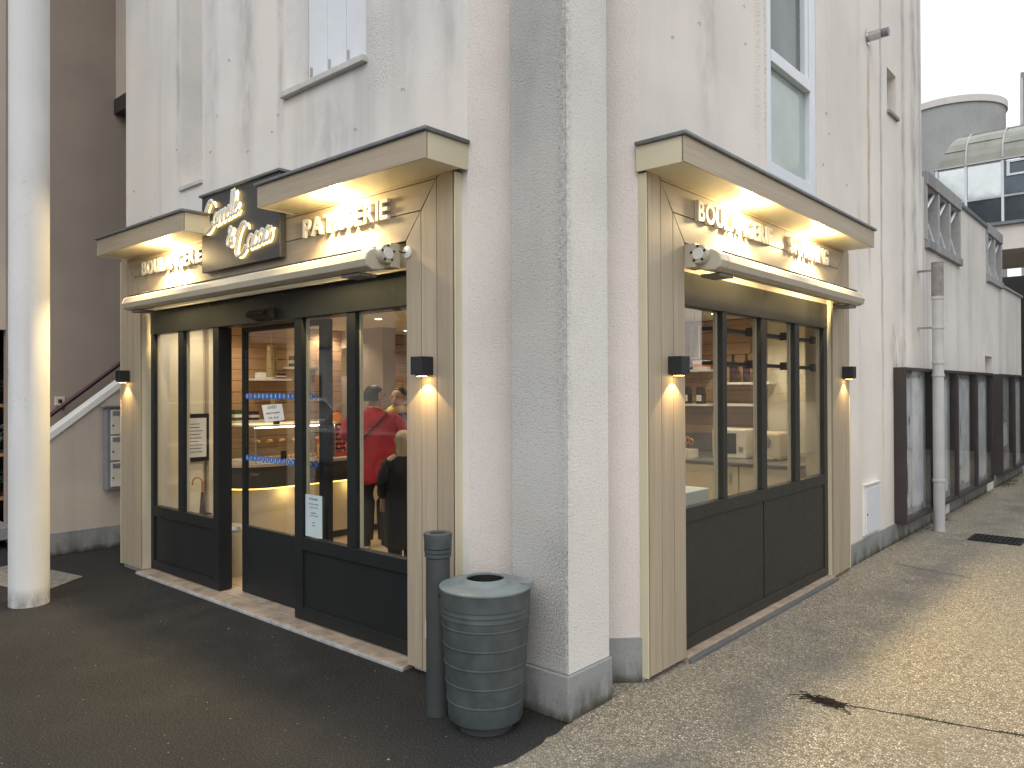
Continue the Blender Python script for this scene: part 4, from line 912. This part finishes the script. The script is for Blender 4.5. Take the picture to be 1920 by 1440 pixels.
# macaron rack and small counter goods
MR = thing('macaron_stand', 'red checkered cone stand with an orange disc sign on the counter', 'display stand', (-4.65, 1.98, .89))
bx('base', m_redpl, MR, -4.75, -4.53, 1.87, 2.09, .891, .93, .004)
for i in range(6):
    for j in range(5): MB().lathe([(.0, 0), (.017, .004), (.019, .016), (.017, .03), (.0, .034)], (-4.55, 1.89+j*.045, .932+i*.05), 10, caps=False).build('macaron', m_orange if (i+j) % 2 else m_redpl, MR, smooth=60)
bx('backboard', m_blk, MR, -4.60, -4.575, 1.87, 2.09, .931, 1.24); MB().lathe([(.0, 0), (.06, 0), (.06, .012), (.0, .012)], (-4.6, 1.98, 1.30), 12, axis='x', caps=False).build('disc_sign', m_orange, MR)
TR = thing('card_terminal', 'black card terminal lying on the counter', 'card terminal', (-4.5, 2.25, .89)); bx('body', m_black, TR, -4.56, -4.45, 2.2, 2.28, .891, .915, .006); bx('keys', m_steel, TR, -4.50, -4.455, 2.21, 2.27, .9152, .918)
TJ = thing('tray_jar', 'copper coloured jar of sweets beside the display case', 'jar', (-4.6, 1.72+.1, .89)); MB().lathe([(.05, .0), (.06, .03), (.06, .14), (.045, .16), (.045, .17)], (-4.47, 1.72, .891), 20).build('body', m_bread, TJ, smooth=True); MB().lathe([(.05, .171), (.05, .19), (.01, .2)], (-4.47, 1.72, .891), 20).build('lid', m_redpl, TJ, smooth=True)
# shelves on the timber walls
def shelf(x0, x1, y0, y1, z, label, grp='white shelves on the timber walls'):
    t_ = thing('wall_shelf', label, 'shelf', ((x0+x1)/2, (y0+y1)/2, z), group=grp); bx('board', m_white, t_, x0, x1, y0, y1, z-.025, z, .002); return t_
def goods(x, y, z, m, s_, label, nm='goods_box', cat='box', cap=m_white):
    t_ = thing(nm, label, cat, (x, y, z)); bx('carton', m, t_, x-s_[0]/2, x+s_[0]/2, y-s_[1]/2, y+s_[1]/2, z, z+s_[2], .004); bx('label_band', cap, t_, x-s_[0]/2-.001, x+s_[0]/2+.001, y-s_[1]/2-.001, y+s_[1]/2+.001, z+s_[2]*.3, z+s_[2]*.6); return t_
shelf(-5.885, -5.65, 1.66, 2.12, 1.735, 'white shelf on the timber wall behind the pendant over the display case'); shelf(-5.885, -5.65, 2.15, 2.62, 1.88, 'highest white shelf on the timber wall above the counter'); shelf(-5.885, -5.65, 1.40, 1.80, 1.26, 'low white shelf on the timber wall beside the door opening')
goods(-5.77, 1.82, 1.735, m_paper, (.12, .16, .07), 'pale box on the shelf behind the pendant'); goods(-5.77, 2.02, 1.735, m_plum, (.1, .12, .06), 'dark small box on the shelf behind the pendant')
goods(-5.77, 2.24, 1.88, m_black, (.1, .12, .13), 'black framed box on the highest shelf', cap=m_paper); goods(-5.77, 1.5, 1.26, m_leaf, (.1, .14, .12), 'green box on the low shelf by the door'); goods(-5.77, 1.68, 1.26, m_plum, (.1, .1, .1), 'plum box on the low shelf by the door')
shelf(-2.15, -1.66, 4.70, 4.93, 1.81, 'white shelf high on the rear timber wall behind the first alley pane'); shelf(-2.15, -1.66, 4.70, 4.93, 1.43, 'white shelf holding coffee bags on the rear timber wall'); shelf(-1.52, -1.1, 4.70, 4.93, 1.665, 'white shelf holding wine bottles on the rear timber wall'); shelf(-1.52, -1.1, 4.70, 4.93, 1.435, 'empty white shelf under the wine bottles')
goods(-1.95, 4.8, 1.81, m_iron, (.14, .1, .07), 'dark low carton on the high rear shelf'); goods(-1.76, 4.8, 1.81, m_paper, (.17, .1, .10), 'pale carton on the high rear shelf', cap=m_orange)
for i, xx in enumerate((-1.93, -1.76)):
    t_ = thing('coffee_bag', 'black coffee bag with white label on the rear shelf', 'coffee bag', (xx, 4.78, 1.43), group='coffee bags on the rear shelf')
    MB().loft([(xx, 4.78, 1.431, .055, .04), (xx, 4.78, 1.50, .06, .045), (xx, 4.78, 1.58, .055, .025), (xx, 4.78, 1.62, .05, .006)], 12).build('bag', m_black, t_, smooth=50); bx('label_patch', m_paper, t_, xx-.03, xx+.03, 4.731, 4.7345, 1.46, 1.53)
for i, xx in enumerate((-1.38, -1.23, -1.05)):
    t_ = thing('wine_bottle', 'dark wine bottle standing on the rear shelf', 'bottle', (xx, 4.78, 1.665), group='wine bottles on the rear shelf')
    if i == 2: shelf(-1.09, -.95, 4.70, 4.89, 1.665, 'short white shelf end holding one bottle')
    MB().lathe([(.036, .0), (.038, .02), (.038, .17), (.03, .21), (.014, .235), (.013, .30)], (xx, 4.78, 1.666), 16).build('glass', m_black, t_, smooth=40); MB().lathe([(.0385, .05), (.0385, .13)], (xx, 4.78, 1.666), 16, caps=False).build('label_band', m_plum, t_)
# rear worktop seen through the alley windows
RW = thing('rear_worktop', 'grey worktop with pale cupboards inside the alley windows', 'worktop', (-1.2, 4.2, .03))
bx('top', m_greytop, RW, -2.6, -.34, 3.85, 4.88, .87, .90, .004); bx('splashback', m_greytop, RW, -2.6, -1.06, 4.90, 4.93, .901, 1.1)
for i, x0 in enumerate((-2.58, -2.02, -1.46, -.9)):
    bx('cupboard_door', m_ctr_w, RW, x0, x0+.545, 3.87, 3.89, .12, .865, .003); bx('handle', m_steel, RW, x0+.46, x0+.48, 3.85, 3.869, .70, .80)
bx('carcass', m_ctr_w, RW, -2.58, -.345, 3.891, 4.86, .12, .868); bx('toe_kick', m_ctr_d, RW, -2.56, -.36, 3.95, 4.8, .03, .119)
FR = thing('dishwasher', 'pale blue-white dishwasher under glasses inside the first alley pane', 'appliance', (-1.15, 3.1, .03)); bx('body', m_paperb, FR, -1.45, -.92, 2.75, 3.3, .03, .72, .01); bx('door', m_pvc, FR, -1.42, -.95, 2.735, 2.749, .08, .66, .006); bx('handle', m_steel, FR, -1.35, -1.02, 2.70, 2.72, .6, .62); b = MB().box(-1.35, -1.33, 2.72, 2.735, .6, .62).box(-1.04, -1.02, 2.72, 2.735, .6, .62); b.build('handle_post', m_steel, FR)
for i, (xx, yy) in enumerate(((-1.28, 2.95), (-1.18, 2.97), (-1.08, 2.95))):
    t_ = MB().lathe([(.028, .0), (.034, .11), (.032, .11), (.026, .006), (.0, .006)], (xx, yy, .72), 16, caps=False).build('drinking_glass', m_glcase, None, smooth=True); tag(t_, 'clear drinking glass standing on the dishwasher', 'glass', 'glasses on the dishwasher')
MV = thing('microwave', 'white framed microwave with dark window on the rear worktop', 'microwave', (-1.2, 4.3, .9)); bx('case', m_creambox, MV, -1.36, -1.0, 4.24, 4.6, .901, 1.19, .012); bx('window', m_iron, MV, -1.33, -1.10, 4.232, 4.2395, .95, 1.15); bx('dial', m_steel, MV, -1.07, -1.03, 4.225, 4.2395, .98, 1.02)
CO = thing('coffee_machine', 'pale coffee machine with round dial right of the microwave', 'coffee machine', (-.8, 4.35, .9)); bx('body', m_ctr_w, CO, -.93, -.66, 4.25, 4.6, .901, 1.17, .02); MB().lathe([(.0, 0), (.05, 0), (.05, -.015), (.0, -.02)], (-.8, 4.249, 1.08), 20, axis='y', caps=False).build('dial', m_steel, CO); bx('drip_tray', m_steel, CO, -.9, -.69, 4.14, 4.249, .901, .93, .003)
OG = thing('desk_tray', 'cream tray of tools with orange scissors on the rear worktop', 'tray', (-1.62, 4.15, .9)); b = MB().box(-1.76, -1.5, 4.0, 4.012, .9, .98).box(-1.76, -1.5, 4.2, 4.212, .9, .98).box(-1.76, -1.748, 4.012, 4.2, .9, .98).box(-1.512, -1.5, 4.012, 4.2, .9, .98).box(-1.748, -1.512, 4.012, 4.2, .901, .91); b.build('tray', m_creambox, OG)
SCI = thing('scissors', 'orange handled scissors standing in the cream tray', 'scissors', (-1.6, 4.1, .91)); MB().tube([(-1.62, 4.1, .915), (-1.57, 4.1, 1.04)], .005, 5).build('blade', m_steel, SCI); MB().tube([(-1.56+.025*math.cos(a*.7), 4.1, 1.075+.03*math.sin(a*.7)) for a in range(9)], .007, 6, closed=True, up=Vector((0, 1, 0))).build('handle', m_orange, SCI); MB().tube([(-1.52+.022*math.cos(a*.7), 4.1, 1.06+.028*math.sin(a*.7)) for a in range(9)], .007, 6, closed=True, up=Vector((0, 1, 0))).build('handle', m_orange, SCI)
# pendants and ceiling spots
def pendant(x, y, z0, z1, label):
    t_ = thing('pendant_lamp', label, 'pendant lamp', (x, y, z0), group='brass tube pendants in the shop')
    MB().lathe([(.046, 0), (.05, .003), (.05, z1-z0-.004), (.045, z1-z0), (.0, z1-z0), ], (x, y, z0), 28, caps=False).build('tube', m_brass, t_, smooth=40)
    MB().lathe([(.0, .004), (.046, .004)], (x, y, z0), 20, caps=False).build('lens', m_ceilglow, t_); MB().tube([(x, y, z1), (x, y, CZ)], .004, 6).build('cord', m_brass, t_)
    lamp('pendant_bulb', 'SPOT', (x, y, z0-.01), 14, WARM, t_, .04, 110, .5)
pendant(-4.55, 1.18, 1.725, 2.045, 'brass tube pendant over the glass display case'); pendant(-4.55, 2.08, 1.74, 2.05, 'brass tube pendant over the macaron stand'); pendant(-1.22, 3.62, 1.885, 2.19, 'brass tube pendant over the rear worktop'); pendant(-.62, 3.62, 1.9, 2.19, 'brass tube pendant near the cream end wall')
for i, (x, y, lab) in enumerate(((-5.75, 2.72, 'ceiling spot by the timber wall over the counter'), (-4.2, 2.24, 'ceiling spot above the woman in the red coat'), (-5.2, 3.5, 'ceiling spot at the rear end of the counter'), (-3.6, .9, 'ceiling spot just inside the sliding door'), (-2.4, 1.4, 'ceiling spot behind the two fixed panes'), (-2.6, 3.6, 'ceiling spot before the rear timber wall'), (-1.2, 2.0, 'ceiling spot in the shop corner near the pier'), (-1.3, 4.2, 'ceiling spot over the microwave'), (-.6, 4.25, 'ceiling spot added to brighten the cream end wall'), (-4.4, .5, 'ceiling spot over the menu board'), (-5.4, 1.4, 'ceiling spot over the low shelf'))):  # the spot above the coffee machine is added to brighten the cream wall
    t_ = thing('ceiling_spot', 'small round '+lab, 'ceiling light', (x, y, CZ), group='recessed ceiling spots')
    MB().lathe([(.0, -.002), (.04, -.002), (.04, -.006), (.0, -.006)], (x, y, CZ), 18, caps=False).build('lens', m_ceilglow, t_); MB().lathe([(.041, -.001), (.052, -.001), (.05, -.009), (.041, -.009)], (x, y, CZ), 18, caps=False).build('trim_ring', m_white, t_)
    lamp('spot_bulb', 'SPOT', (x, y, CZ-.02), IE, WARM, t_, .05, 150, .6)
# menu frame, umbrella, stand
MN = thing('menu_board', 'dark framed menu sheet on the cream wall behind the fixed pane', 'menu board', (-4.79, .56, 1.15)); bx('frame', m_black, MN, -4.799, -4.775, .40, .65, .93, 1.38, .004); bx('sheet', m_paper, MN, -4.7748, -4.773, .43, .62, .97, 1.34)
for i in range(9): bx('text_line', m_ink, MN, -4.7729, -4.7724, .45, .45+rnd.uniform(.08, .15), 1.28-i*.033, 1.287-i*.033)
US = thing('umbrella_stand', 'small steel umbrella stand inside the left fixed pane', 'umbrella stand', (-4.64, .5, .03)); MB().lathe([(.09, 0), (.10, .42), (.095, .42), (.085, .01), (.0, .01)], (-4.64, .5, .03), 24, caps=False).build('pot', m_steel, US, smooth=True)
UM = thing('umbrella', 'walking umbrella with curved cane handle in the stand', 'umbrella', (-4.64, .5, .05))
hp_ = [(-4.64, .52, .05), (-4.61, .50, .45), (-4.585, .485, .66)]; MB().tube(hp_, [.012, .03, .012], 8).build('canopy', m_plum, UM, smooth=True)
cr = [(-4.585, .485, .66), (-4.582, .483, .74)]+[(-4.582-.034*(1-math.cos(a)), .483-.030*(1-math.cos(a)), .745+.05*math.sin(a)) for a in [i*.35 for i in range(11)]]
MB().tube(cr, .009, 8).build('handle', m_bread, UM, smooth=True)
# bin/pouf by the door gap
PF = thing('waste_bin', 'round steel topped waste bin inside the open door gap', 'waste bin', (-3.86, .42, .03)); MB().lathe([(.10, 0), (.10, .38)], (-3.86, .42, .03), 24).build('body', m_ctr_w, PF, smooth=True); MB().lathe([(.105, .381), (.11, .39), (.10, .42), (.07, .42)], (-3.86, .42, .03), 24).build('rim', m_steel, PF, smooth=True)

# ================================================================== PEOPLE
def skin(name, V, E, Rd, m, parent, sub=2):
    me = bpy.data.meshes.new(name); me.from_pydata(V, E, []); o = bpy.data.objects.new('tmp', me); col.objects.link(o)
    md = o.modifiers.new('s', 'SKIN'); md.use_smooth_shade = True
    for i, r in enumerate(Rd):
        d = me.skin_vertices[0].data[i]; d.radius = (r, r) if not isinstance(r, tuple) else r; d.use_root = i == 0
    sb_ = o.modifiers.new('u', 'SUBSURF'); sb_.levels = sub; sb_.render_levels = sub
    dg = bpy.context.evaluated_depsgraph_get(); m2 = bpy.data.meshes.new_from_object(o.evaluated_get(dg)); bpy.data.objects.remove(o)
    m2.name = name; m2.materials.clear(); m2.materials.append(m); m2.shade_smooth()
    r_ = bpy.data.objects.new(name, m2); col.objects.link(r_); r_.parent = parent; return r_
def person(label, loc, rz, h, coat, coat_hem, hair, hair_len, armL, armR, trousers, head_turn=0, scarf=None, face=True, bulk=1.0):
    """local frame: facing -Y, feet at z=0. arms: lists of elbow, wrist positions in local units of height"""
    P = thing('person', label, 'person', loc, rz)
    k = h
    V = [(0, 0, .53), (0, .005, .62), (0, .01, .74), (0, .015, .82), (0, .01, .865), (0, -.008, .91), (0, -.008, .955), (0, -.0, .985)]
    E = [(i, i+1) for i in range(7)]; Rd = [(.075, .055), (.075, .055), (.085, .06), (.045, .04), (.030, .030), (.050, .058), (.048, .058), (.022, .026)]
    for s_, arm in ((-1, armL), (1, armR)):
        i0 = len(V); el, wr = arm
        V += [(s_*.095, .01, .80), (el[0], el[1], el[2]), (wr[0], wr[1], wr[2])]; E += [(3, i0), (i0, i0+1), (i0+1, i0+2)]; Rd += [.036, .027, .018]
        w_ = Vector(wr); d = (w_-Vector(el)).normalized(); side = d.cross(Vector((0, 0, 1))); side = side.normalized() if side.length > .1 else Vector((0, 1, 0))
        pm = len(V); V.append(tuple(w_+d*.03)); E.append((i0+2, pm)); Rd.append((.020, .012))
        for f_ in range(4):
            o_ = side*(f_-1.5)*.0105; L_ = (.030, .036, .034, .026)[f_]
            a = len(V); V += [tuple(w_+d*.05+o_), tuple(w_+d*(.05+L_)+o_+Vector((0, 0, -.012)))]; E += [(pm, a), (a, a+1)]; Rd += [.0055, .0045]
        a = len(V); V += [tuple(w_+d*.032+side*.022), tuple(w_+d*.058+side*.032)]; E += [(pm, a), (a, a+1)]; Rd += [.006, .005]
        lx = s_*.05; i0 = len(V)
        V += [(lx, .0, .50), (lx*1.1, -.012, .28), (lx*1.1, .012, .05), (lx*1.15, -.01, .018), (lx*1.25, -.075, .012)]; E += [(0, i0)]+[(i0+j, i0+j+1) for j in range(4)]; Rd += [.038, .026, .018, .018, (.018, .010)]
    V = [(x*k, y*k, z*k) for x, y, z in V]; Rd = [tuple(q*k for q in r) if isinstance(r, tuple) else r*k for r in Rd]
    body = skin('body', V, E, Rd, m_skin, P)
    S_ = lambda rings: [(a*k, b_*k, c*k, d*k, e*k) for a, b_, c, d, e in rings]
    # coat with sleeves
    b = MB(); hm = coat_hem
    b.loft(S_([(0, .005, hm, .128, .098), (0, .005, hm+.015, .130, .10), (0, .005, .56, .122, .095), (0, .006, .63, .112, .085), (0, .008, .72, .118, .088), (0, .01, .78, .122, .078), (0, .012, .815, .098, .062), (0, .012, .84, .055/bulk, .05), (0, .01, .865, .045/bulk, .046)]), 28)
    b.v = [(x*bulk, y*(1+(bulk-1)*.6), z) for x, y, z in b.v]
    for s_, (el, wr) in ((-1, armL), (1, armR)):
        p = [Vector((s_*.085, .01, .80)), Vector((s_*.112*bulk, .01, .770)), (Vector((s_*.11*bulk, .01, .77))+Vector(el))/2, Vector(el), (Vector(el)+Vector(wr))/2, Vector(wr)]
        b.tube([v*k for v in p], [.044*k*bulk, .046*k*bulk, .042*k*bulk, .038*k*bulk, .034*k, .029*k], 12)
    c_ = b.build('coat', coat, P, smooth=70, local=True); d_ = c_.modifiers.new('folds', 'DISPLACE'); tx = bpy.data.textures.new('folds', 'CLOUDS'); tx.noise_scale = .07*k; d_.texture = tx; d_.strength = .034*k; d_.mid_level = .5
    sbv = c_.modifiers.new('s', 'SUBSURF'); sbv.levels = 1; sbv.render_levels = 1; c_.modifiers.move(1, 0)
    b = MB()
    for s_ in (-1, 1):
        lx = s_*.05; b.tube([Vector(v)*k for v in ((lx*.9, 0, .52), (lx, -.006, .40), (lx*1.1, -.012, .28), (lx*1.1, .005, .15), (lx*1.12, .012, .05))], [q*k for q in (.066, .060, .052, .046, .042)], 14)
    b.build('trousers', trousers, P, smooth=70, local=True)
    for s_ in (-1, 1):
        lx = s_*.058; sh = MB().loft(S_([(lx, -.03, .012, .027, .072), (lx, -.03, .03, .027, .07), (lx, -.015, .045, .024, .05), (lx, .008, .06, .022, .026)]), 14).build('shoe', m_shoe, P, smooth=60, local=True)
        MB().loft(S_([(lx, -.03, .0, .029, .075), (lx, -.03, .0115, .029, .074)]), 14).build('sole', m_sole, sh, local=True)
    # head details turn with head
    H = Matrix.Rotation(head_turn, 4, 'Z')
    def T_(mbld):
        mbld.v = [tuple(H @ Vector(v)) for v in mbld.v]; return mbld
    hb = MB(); rings = []
    for i in range(9):
        t = i/8; z = .999-hair_len*t**1.5; w_ = math.sqrt(max(.02, 1-((z-.948)/.0525)**2)) if z > .948 else 1.0; rings.append((0, .012+.004*t, z, .055*w_, .062*w_))
    hb.loft(S_(rings[::-1]), 18)
    keep = []
    hb.v = [((x, max(y, (-.030+(.05 if z < .955*k else 0))*k) if z < .975*k else y, z)) for x, y, z in hb.v]
    T_(hb).build('hair', hair, P, smooth=70, local=True)
    if face:
        T_(MB().loft(S_([(0, -.060, .905, .009, .005), (0, -.066, .911, .009, .008), (0, -.062, .925, .006, .006), (0, -.058, .938, .004, .004)]), 10)).build('nose', m_skin, P, smooth=70, local=True)
        for s_ in (-1, 1):
            T_(MB().loft(S_([(s_*.019, -.0585, .934, .008, .004), (s_*.019, -.0605, .9375, .009, .004), (s_*.019, -.0585, .941, .006, .003)]), 8)).build('eye', m_hair, P, local=True)
            T_(MB().loft(S_([(s_*.051, .0, .915, .004, .008), (s_*.054, .002, .93, .006, .012), (s_*.052, .0, .945, .004, .008)]), 8)).build('ear', m_skin, P, smooth=60, local=True)
        T_(MB().loft(S_([(0, -.0585, .888, .014, .006), (0, -.061, .892, .016, .006), (0, -.0585, .896, .012, .005)]), 10)).build('mouth', m_lip, P, local=True)
    if scarf:
        MB().tube([(.058*k*math.cos(a), .008*k-.056*k*math.sin(a), (.845+.01*math.sin(a*2))*k) for a in [i*.4 for i in range(16)]], .026*k, 10, closed=True).build('scarf', scarf, P, smooth=70, local=True)
    return P
away = math.atan2(_f.y, _f.x)+math.pi/2     # facing away from the camera side
pr_ = person('woman in a red coat seen from behind at the bakery counter', (-3.83, 1.90, .03), away+.15, 1.62, m_red, .40, m_hair, .10,
       [(-.18, -.01, .66), (-.13, -.10, .58)], [(.185, -.02, .67), (.14, -.11, .68)], m_trs, head_turn=-.9, bulk=1.25)
st = MB().tube([Vector(v)*1.62 for v in ((-.07, .085, .83), (-.02, .104, .77), (.05, .106, .70), (.10, .09, .64), (.125, .05, .60))], .012, 8, ell=(1.6, .5)).build('bag_strap', m_blk, pr_, smooth=True, local=True)
person('woman with a yellow scarf and plum top pointing behind the red coat', (-3.95, 2.30, .03), away+math.pi-.25, 1.60, m_plum, .46, m_hair, .085,
       [(-.15, -.02, .67), (-.06, -.15, .70)], [(.14, .0, .65), (.13, -.07, .55)], m_trs, scarf=m_yel)
person('child with fair hair in a long black coat inside the fixed pane', (-2.60, 1.20, .03), away+.5, 1.24, m_blk, .22, m_blond, .17,
       [(-.14, -.01, .66), (-.12, -.06, .54)], [(.14, -.02, .66), (.12, -.06, .54)], m_blk)

# ================================================================== ACROSS THE ALLEY AND THE STREET (seen in the glass)
SWL = thing('stone_wall', 'rendered garden wall topped with stone block courses across the alley', 'wall', (5, 20, 0))
bx('lower_wall', m_wallR, SWL, 4.72, 5.0, 2, 46, 0, 1.25); bx('core', m_ctr_d, SWL, 4.75, 4.98, 2, 46, 1.2505, 1.93); bx('coping', m_conc, SWL, 4.66, 5.05, 2, 46, 1.95, 2.02)
qs = random.Random(3)
for c in range(3):
    y = 4+qs.uniform(0, .3)
    while y < 44:
        L_ = qs.uniform(.42, .72); bx('stone', m_stone, SWL, 4.715-qs.uniform(0, .012), 4.749, y+.008, y+L_-.008, 1.255+c*.23, 1.255+c*.23+.216, .006); y += L_
def car(loc, rz, paint, label):
    C_ = thing('parked_car', label, 'car', loc, rz)
    low = [(-2.05, .30), (-2.1, .55), (-2.0, .82), (-1.2, .92), (1.45, .95), (2.0, .88), (2.1, .6), (2.05, .30)]
    b = MB()
    for sgn in (-1, 1): pass
    b.prism(low, 'y', -.86, .86); b.build('body', paint, C_, bev=.07, local=True, bseg=4)
    cab = MB(); bt = [(-1.25, .9), (1.75, .93)]; tp = [(-.45, 1.42), (1.25, 1.43)]
    cab.add([(-1.25, -.80, .90), (1.80, -.80, .93), (1.80, .80, .93), (-1.25, .80, .90), (-.42, -.60, 1.43), (1.28, -.60, 1.43), (1.28, .60, 1.43), (-.42, .60, 1.43)], [(0, 3, 2, 1), (4, 5, 6, 7), (0, 1, 5, 4), (1, 2, 6, 5), (2, 3, 7, 6), (3, 0, 4, 7)])
    cab.build('cabin', paint, C_, bev=.06, local=True, bseg=4)
    lerp = lambda a, c_, t: tuple(a[i]+(c_[i]-a[i])*t for i in range(3))
    def gl(a, b_, c_, d, n_, name):      # a,b bottom; c,d top
        q = [lerp(lerp(a, b_, u), lerp(d, c_, u), v) for u, v in ((.07, .12), (.93, .12), (.93, .86), (.07, .86))]; n3 = Vector(n_)*.012
        MB().add([tuple(Vector(p)+n3) for p in q]+[tuple(Vector(p)-n3) for p in q], [(0, 1, 2, 3), (7, 6, 5, 4), (0, 4, 5, 1), (1, 5, 6, 2), (2, 6, 7, 3), (3, 7, 4, 0)]).build(name, m_upgl, C_, local=True)
    for s_ in (-1, 1):
        gl((-1.15, s_*.80, .90), (.30, s_*.80, .92), (.30, s_*.60, 1.43), (-.42, s_*.60, 1.43), (0, s_, .35), 'side_window'); gl((.34, s_*.80, .92), (1.70, s_*.80, .93), (1.26, s_*.60, 1.43), (.34, s_*.60, 1.43), (0, s_, .35), 'side_window')
    gl((-1.25, -.8, .9), (-1.25, .8, .9), (-.42, .6, 1.43), (-.42, -.6, 1.43), (-.6, 0, .8), 'windscreen'); gl((1.8, -.8, .93), (1.8, .8, .93), (1.28, .6, 1.43), (1.28, -.6, 1.43), (.7, 0, .7), 'rear_window')
    for x_ in (-1.3, 1.3):
        for s_ in (-1, 1):
            w_ = MB().lathe([(.2, -.1), (.3, -.1), (.32, -.07), (.32, .07), (.3, .1), (.2, .1)], (x_, s_*.80, .32), 28, axis='y').build('wheel', m_black, C_, smooth=True, local=True); MB().lathe([(.0, s_*.102), (.19, s_*.104), (.2, s_*.09)], (x_, s_*.80, .32), 20, axis='y', caps=False).build('rim', m_steel, w_, smooth=True, local=True)
    for s_ in (-1, 1):
        bx('headlight', m_white, C_, -2.10, -2.0, s_*.62-.14, s_*.62+.14, .60, .74, .02, True); bx('tail_light', m_redpl, C_, 2.0, 2.10, s_*.68-.1, s_*.68+.1, .66, .84, .02, True)
    bx('number_plate', m_paper, C_, 2.085, 2.105, -.26, .26, .45, .56, .004, True); bx('bumper', m_black, C_, -2.13, -2.02, -.7, .7, .32, .45, .03, True)
    return C_
m_p1 = plain('car_silver', (.42, .43, .45, 1), .22, .6, .03); m_p2 = plain('car_dark', (.03, .035, .05, 1), .15, .3, .03); m_p3 = plain('car_white', (.75, .75, .75, 1), .25, 0, .03)
car((-8.3, -5.6, 0), R(8), m_p1, 'silver parked car reflected in the widest bakery pane'); car((-13.2, -6.3, 0), R(5), m_p3, 'white parked car reflected in the door panes'); car((-18.5, -7.0, 0), R(4), m_p2, 'dark parked car at the far end of the street row')
HS = thing('gable_house', 'pale gabled house across the street, reflected in the shop glass', 'house', (-27, -20, 0))
MB().prism([(-22, 0), (-12, 0), (-12, 5.6), (-17, 9.6), (-22, 5.6)], 'x', -36, -24).build('wall', m_wallL, HS)
for s_ in (-1, 1): MB().prism([(-17+s_*5.4, 5.35), (-17, 9.68), (-17, 9.9), (-17+s_*5.6, 5.45)], 'x', -36.3, -23.7).build('roof', m_brown, HS)
for yy, z_ in ((-19.5, 3.4), (-15, 3.4), (-17, 6.4), (-19.5, .9), (-14.6, .9)):
    w_ = bx('window', m_upgl, HS, -24, -23.96, yy-.5, yy+.5, z_, z_+1.3); bx('frame', m_pvc, w_, -23.98, -23.94, yy-.03, yy+.03, z_, z_+1.3); bx('sill', m_cement, w_, -24, -23.85, yy-.6, yy+.6, z_-.08, z_-.002)
H2 = thing('terrace_house', 'low terraced house with tiled roof farther along the street', 'house', (-10, -26, 0))
bx('wall', m_beige, H2, -22, 4, -32, -24, 0, 5.2); MB().prism([(-32.4, 5.1), (-28, 8.2), (-23.6, 5.1), (-23.6, 5.25), (-28, 8.4), (-32.4, 5.25)], 'x', -22.3, 4.3).build('roof', m_brown, H2)
for i in range(7):
    for z_ in (.9, 3.2): w_ = bx('window', m_upgl, H2, -20.5+i*3.4, -19.4+i*3.4, -24, -23.95, z_, z_+1.3); bx('frame', m_pvc, w_, -19.98+i*3.4, -19.92+i*3.4, -23.97, -23.93, z_, z_+1.3)
TRE = thing('bare_tree', 'bare street tree reflected in the bakery door glass', 'tree', (-11.0, -9.2, 0))
qt = random.Random(11); segs = []
def grow(p, d, L_, r, dep):
    pts = [p]; q = p; dd = d.normalized()
    for i in range(3):
        dd = (dd+Vector((qt.uniform(-.18, .18), qt.uniform(-.18, .18), qt.uniform(-.05, .12)))).normalized(); q = q+dd*L_/3; pts.append(q)
    segs.append((dep, pts, [r, r*.88, r*.76, r*.62]))
    if dep < 5:
        for i in range(3 if dep < 4 else 2):
            a = Vector((qt.uniform(-1, 1), qt.uniform(-1, 1), qt.uniform(.0, .8))).normalized(); grow(pts[3] if i < 2 else pts[2], dd*.75+a*.75, L_*qt.uniform(.62, .82), r*.58, dep+1)
grow(Vector((-11.0, -9.2, 0)), Vector((0, 0, 1)), 2.6, .17, 0)
bt = MB(); bc_ = MB()
for dep, pts, rr in segs: (bt if dep < 1 else bc_).tube(pts, rr, 7 if dep < 2 else 4)
bt.build('trunk', m_bark, TRE, smooth=60); bc_.build('crown', m_bark, TRE, smooth=60)
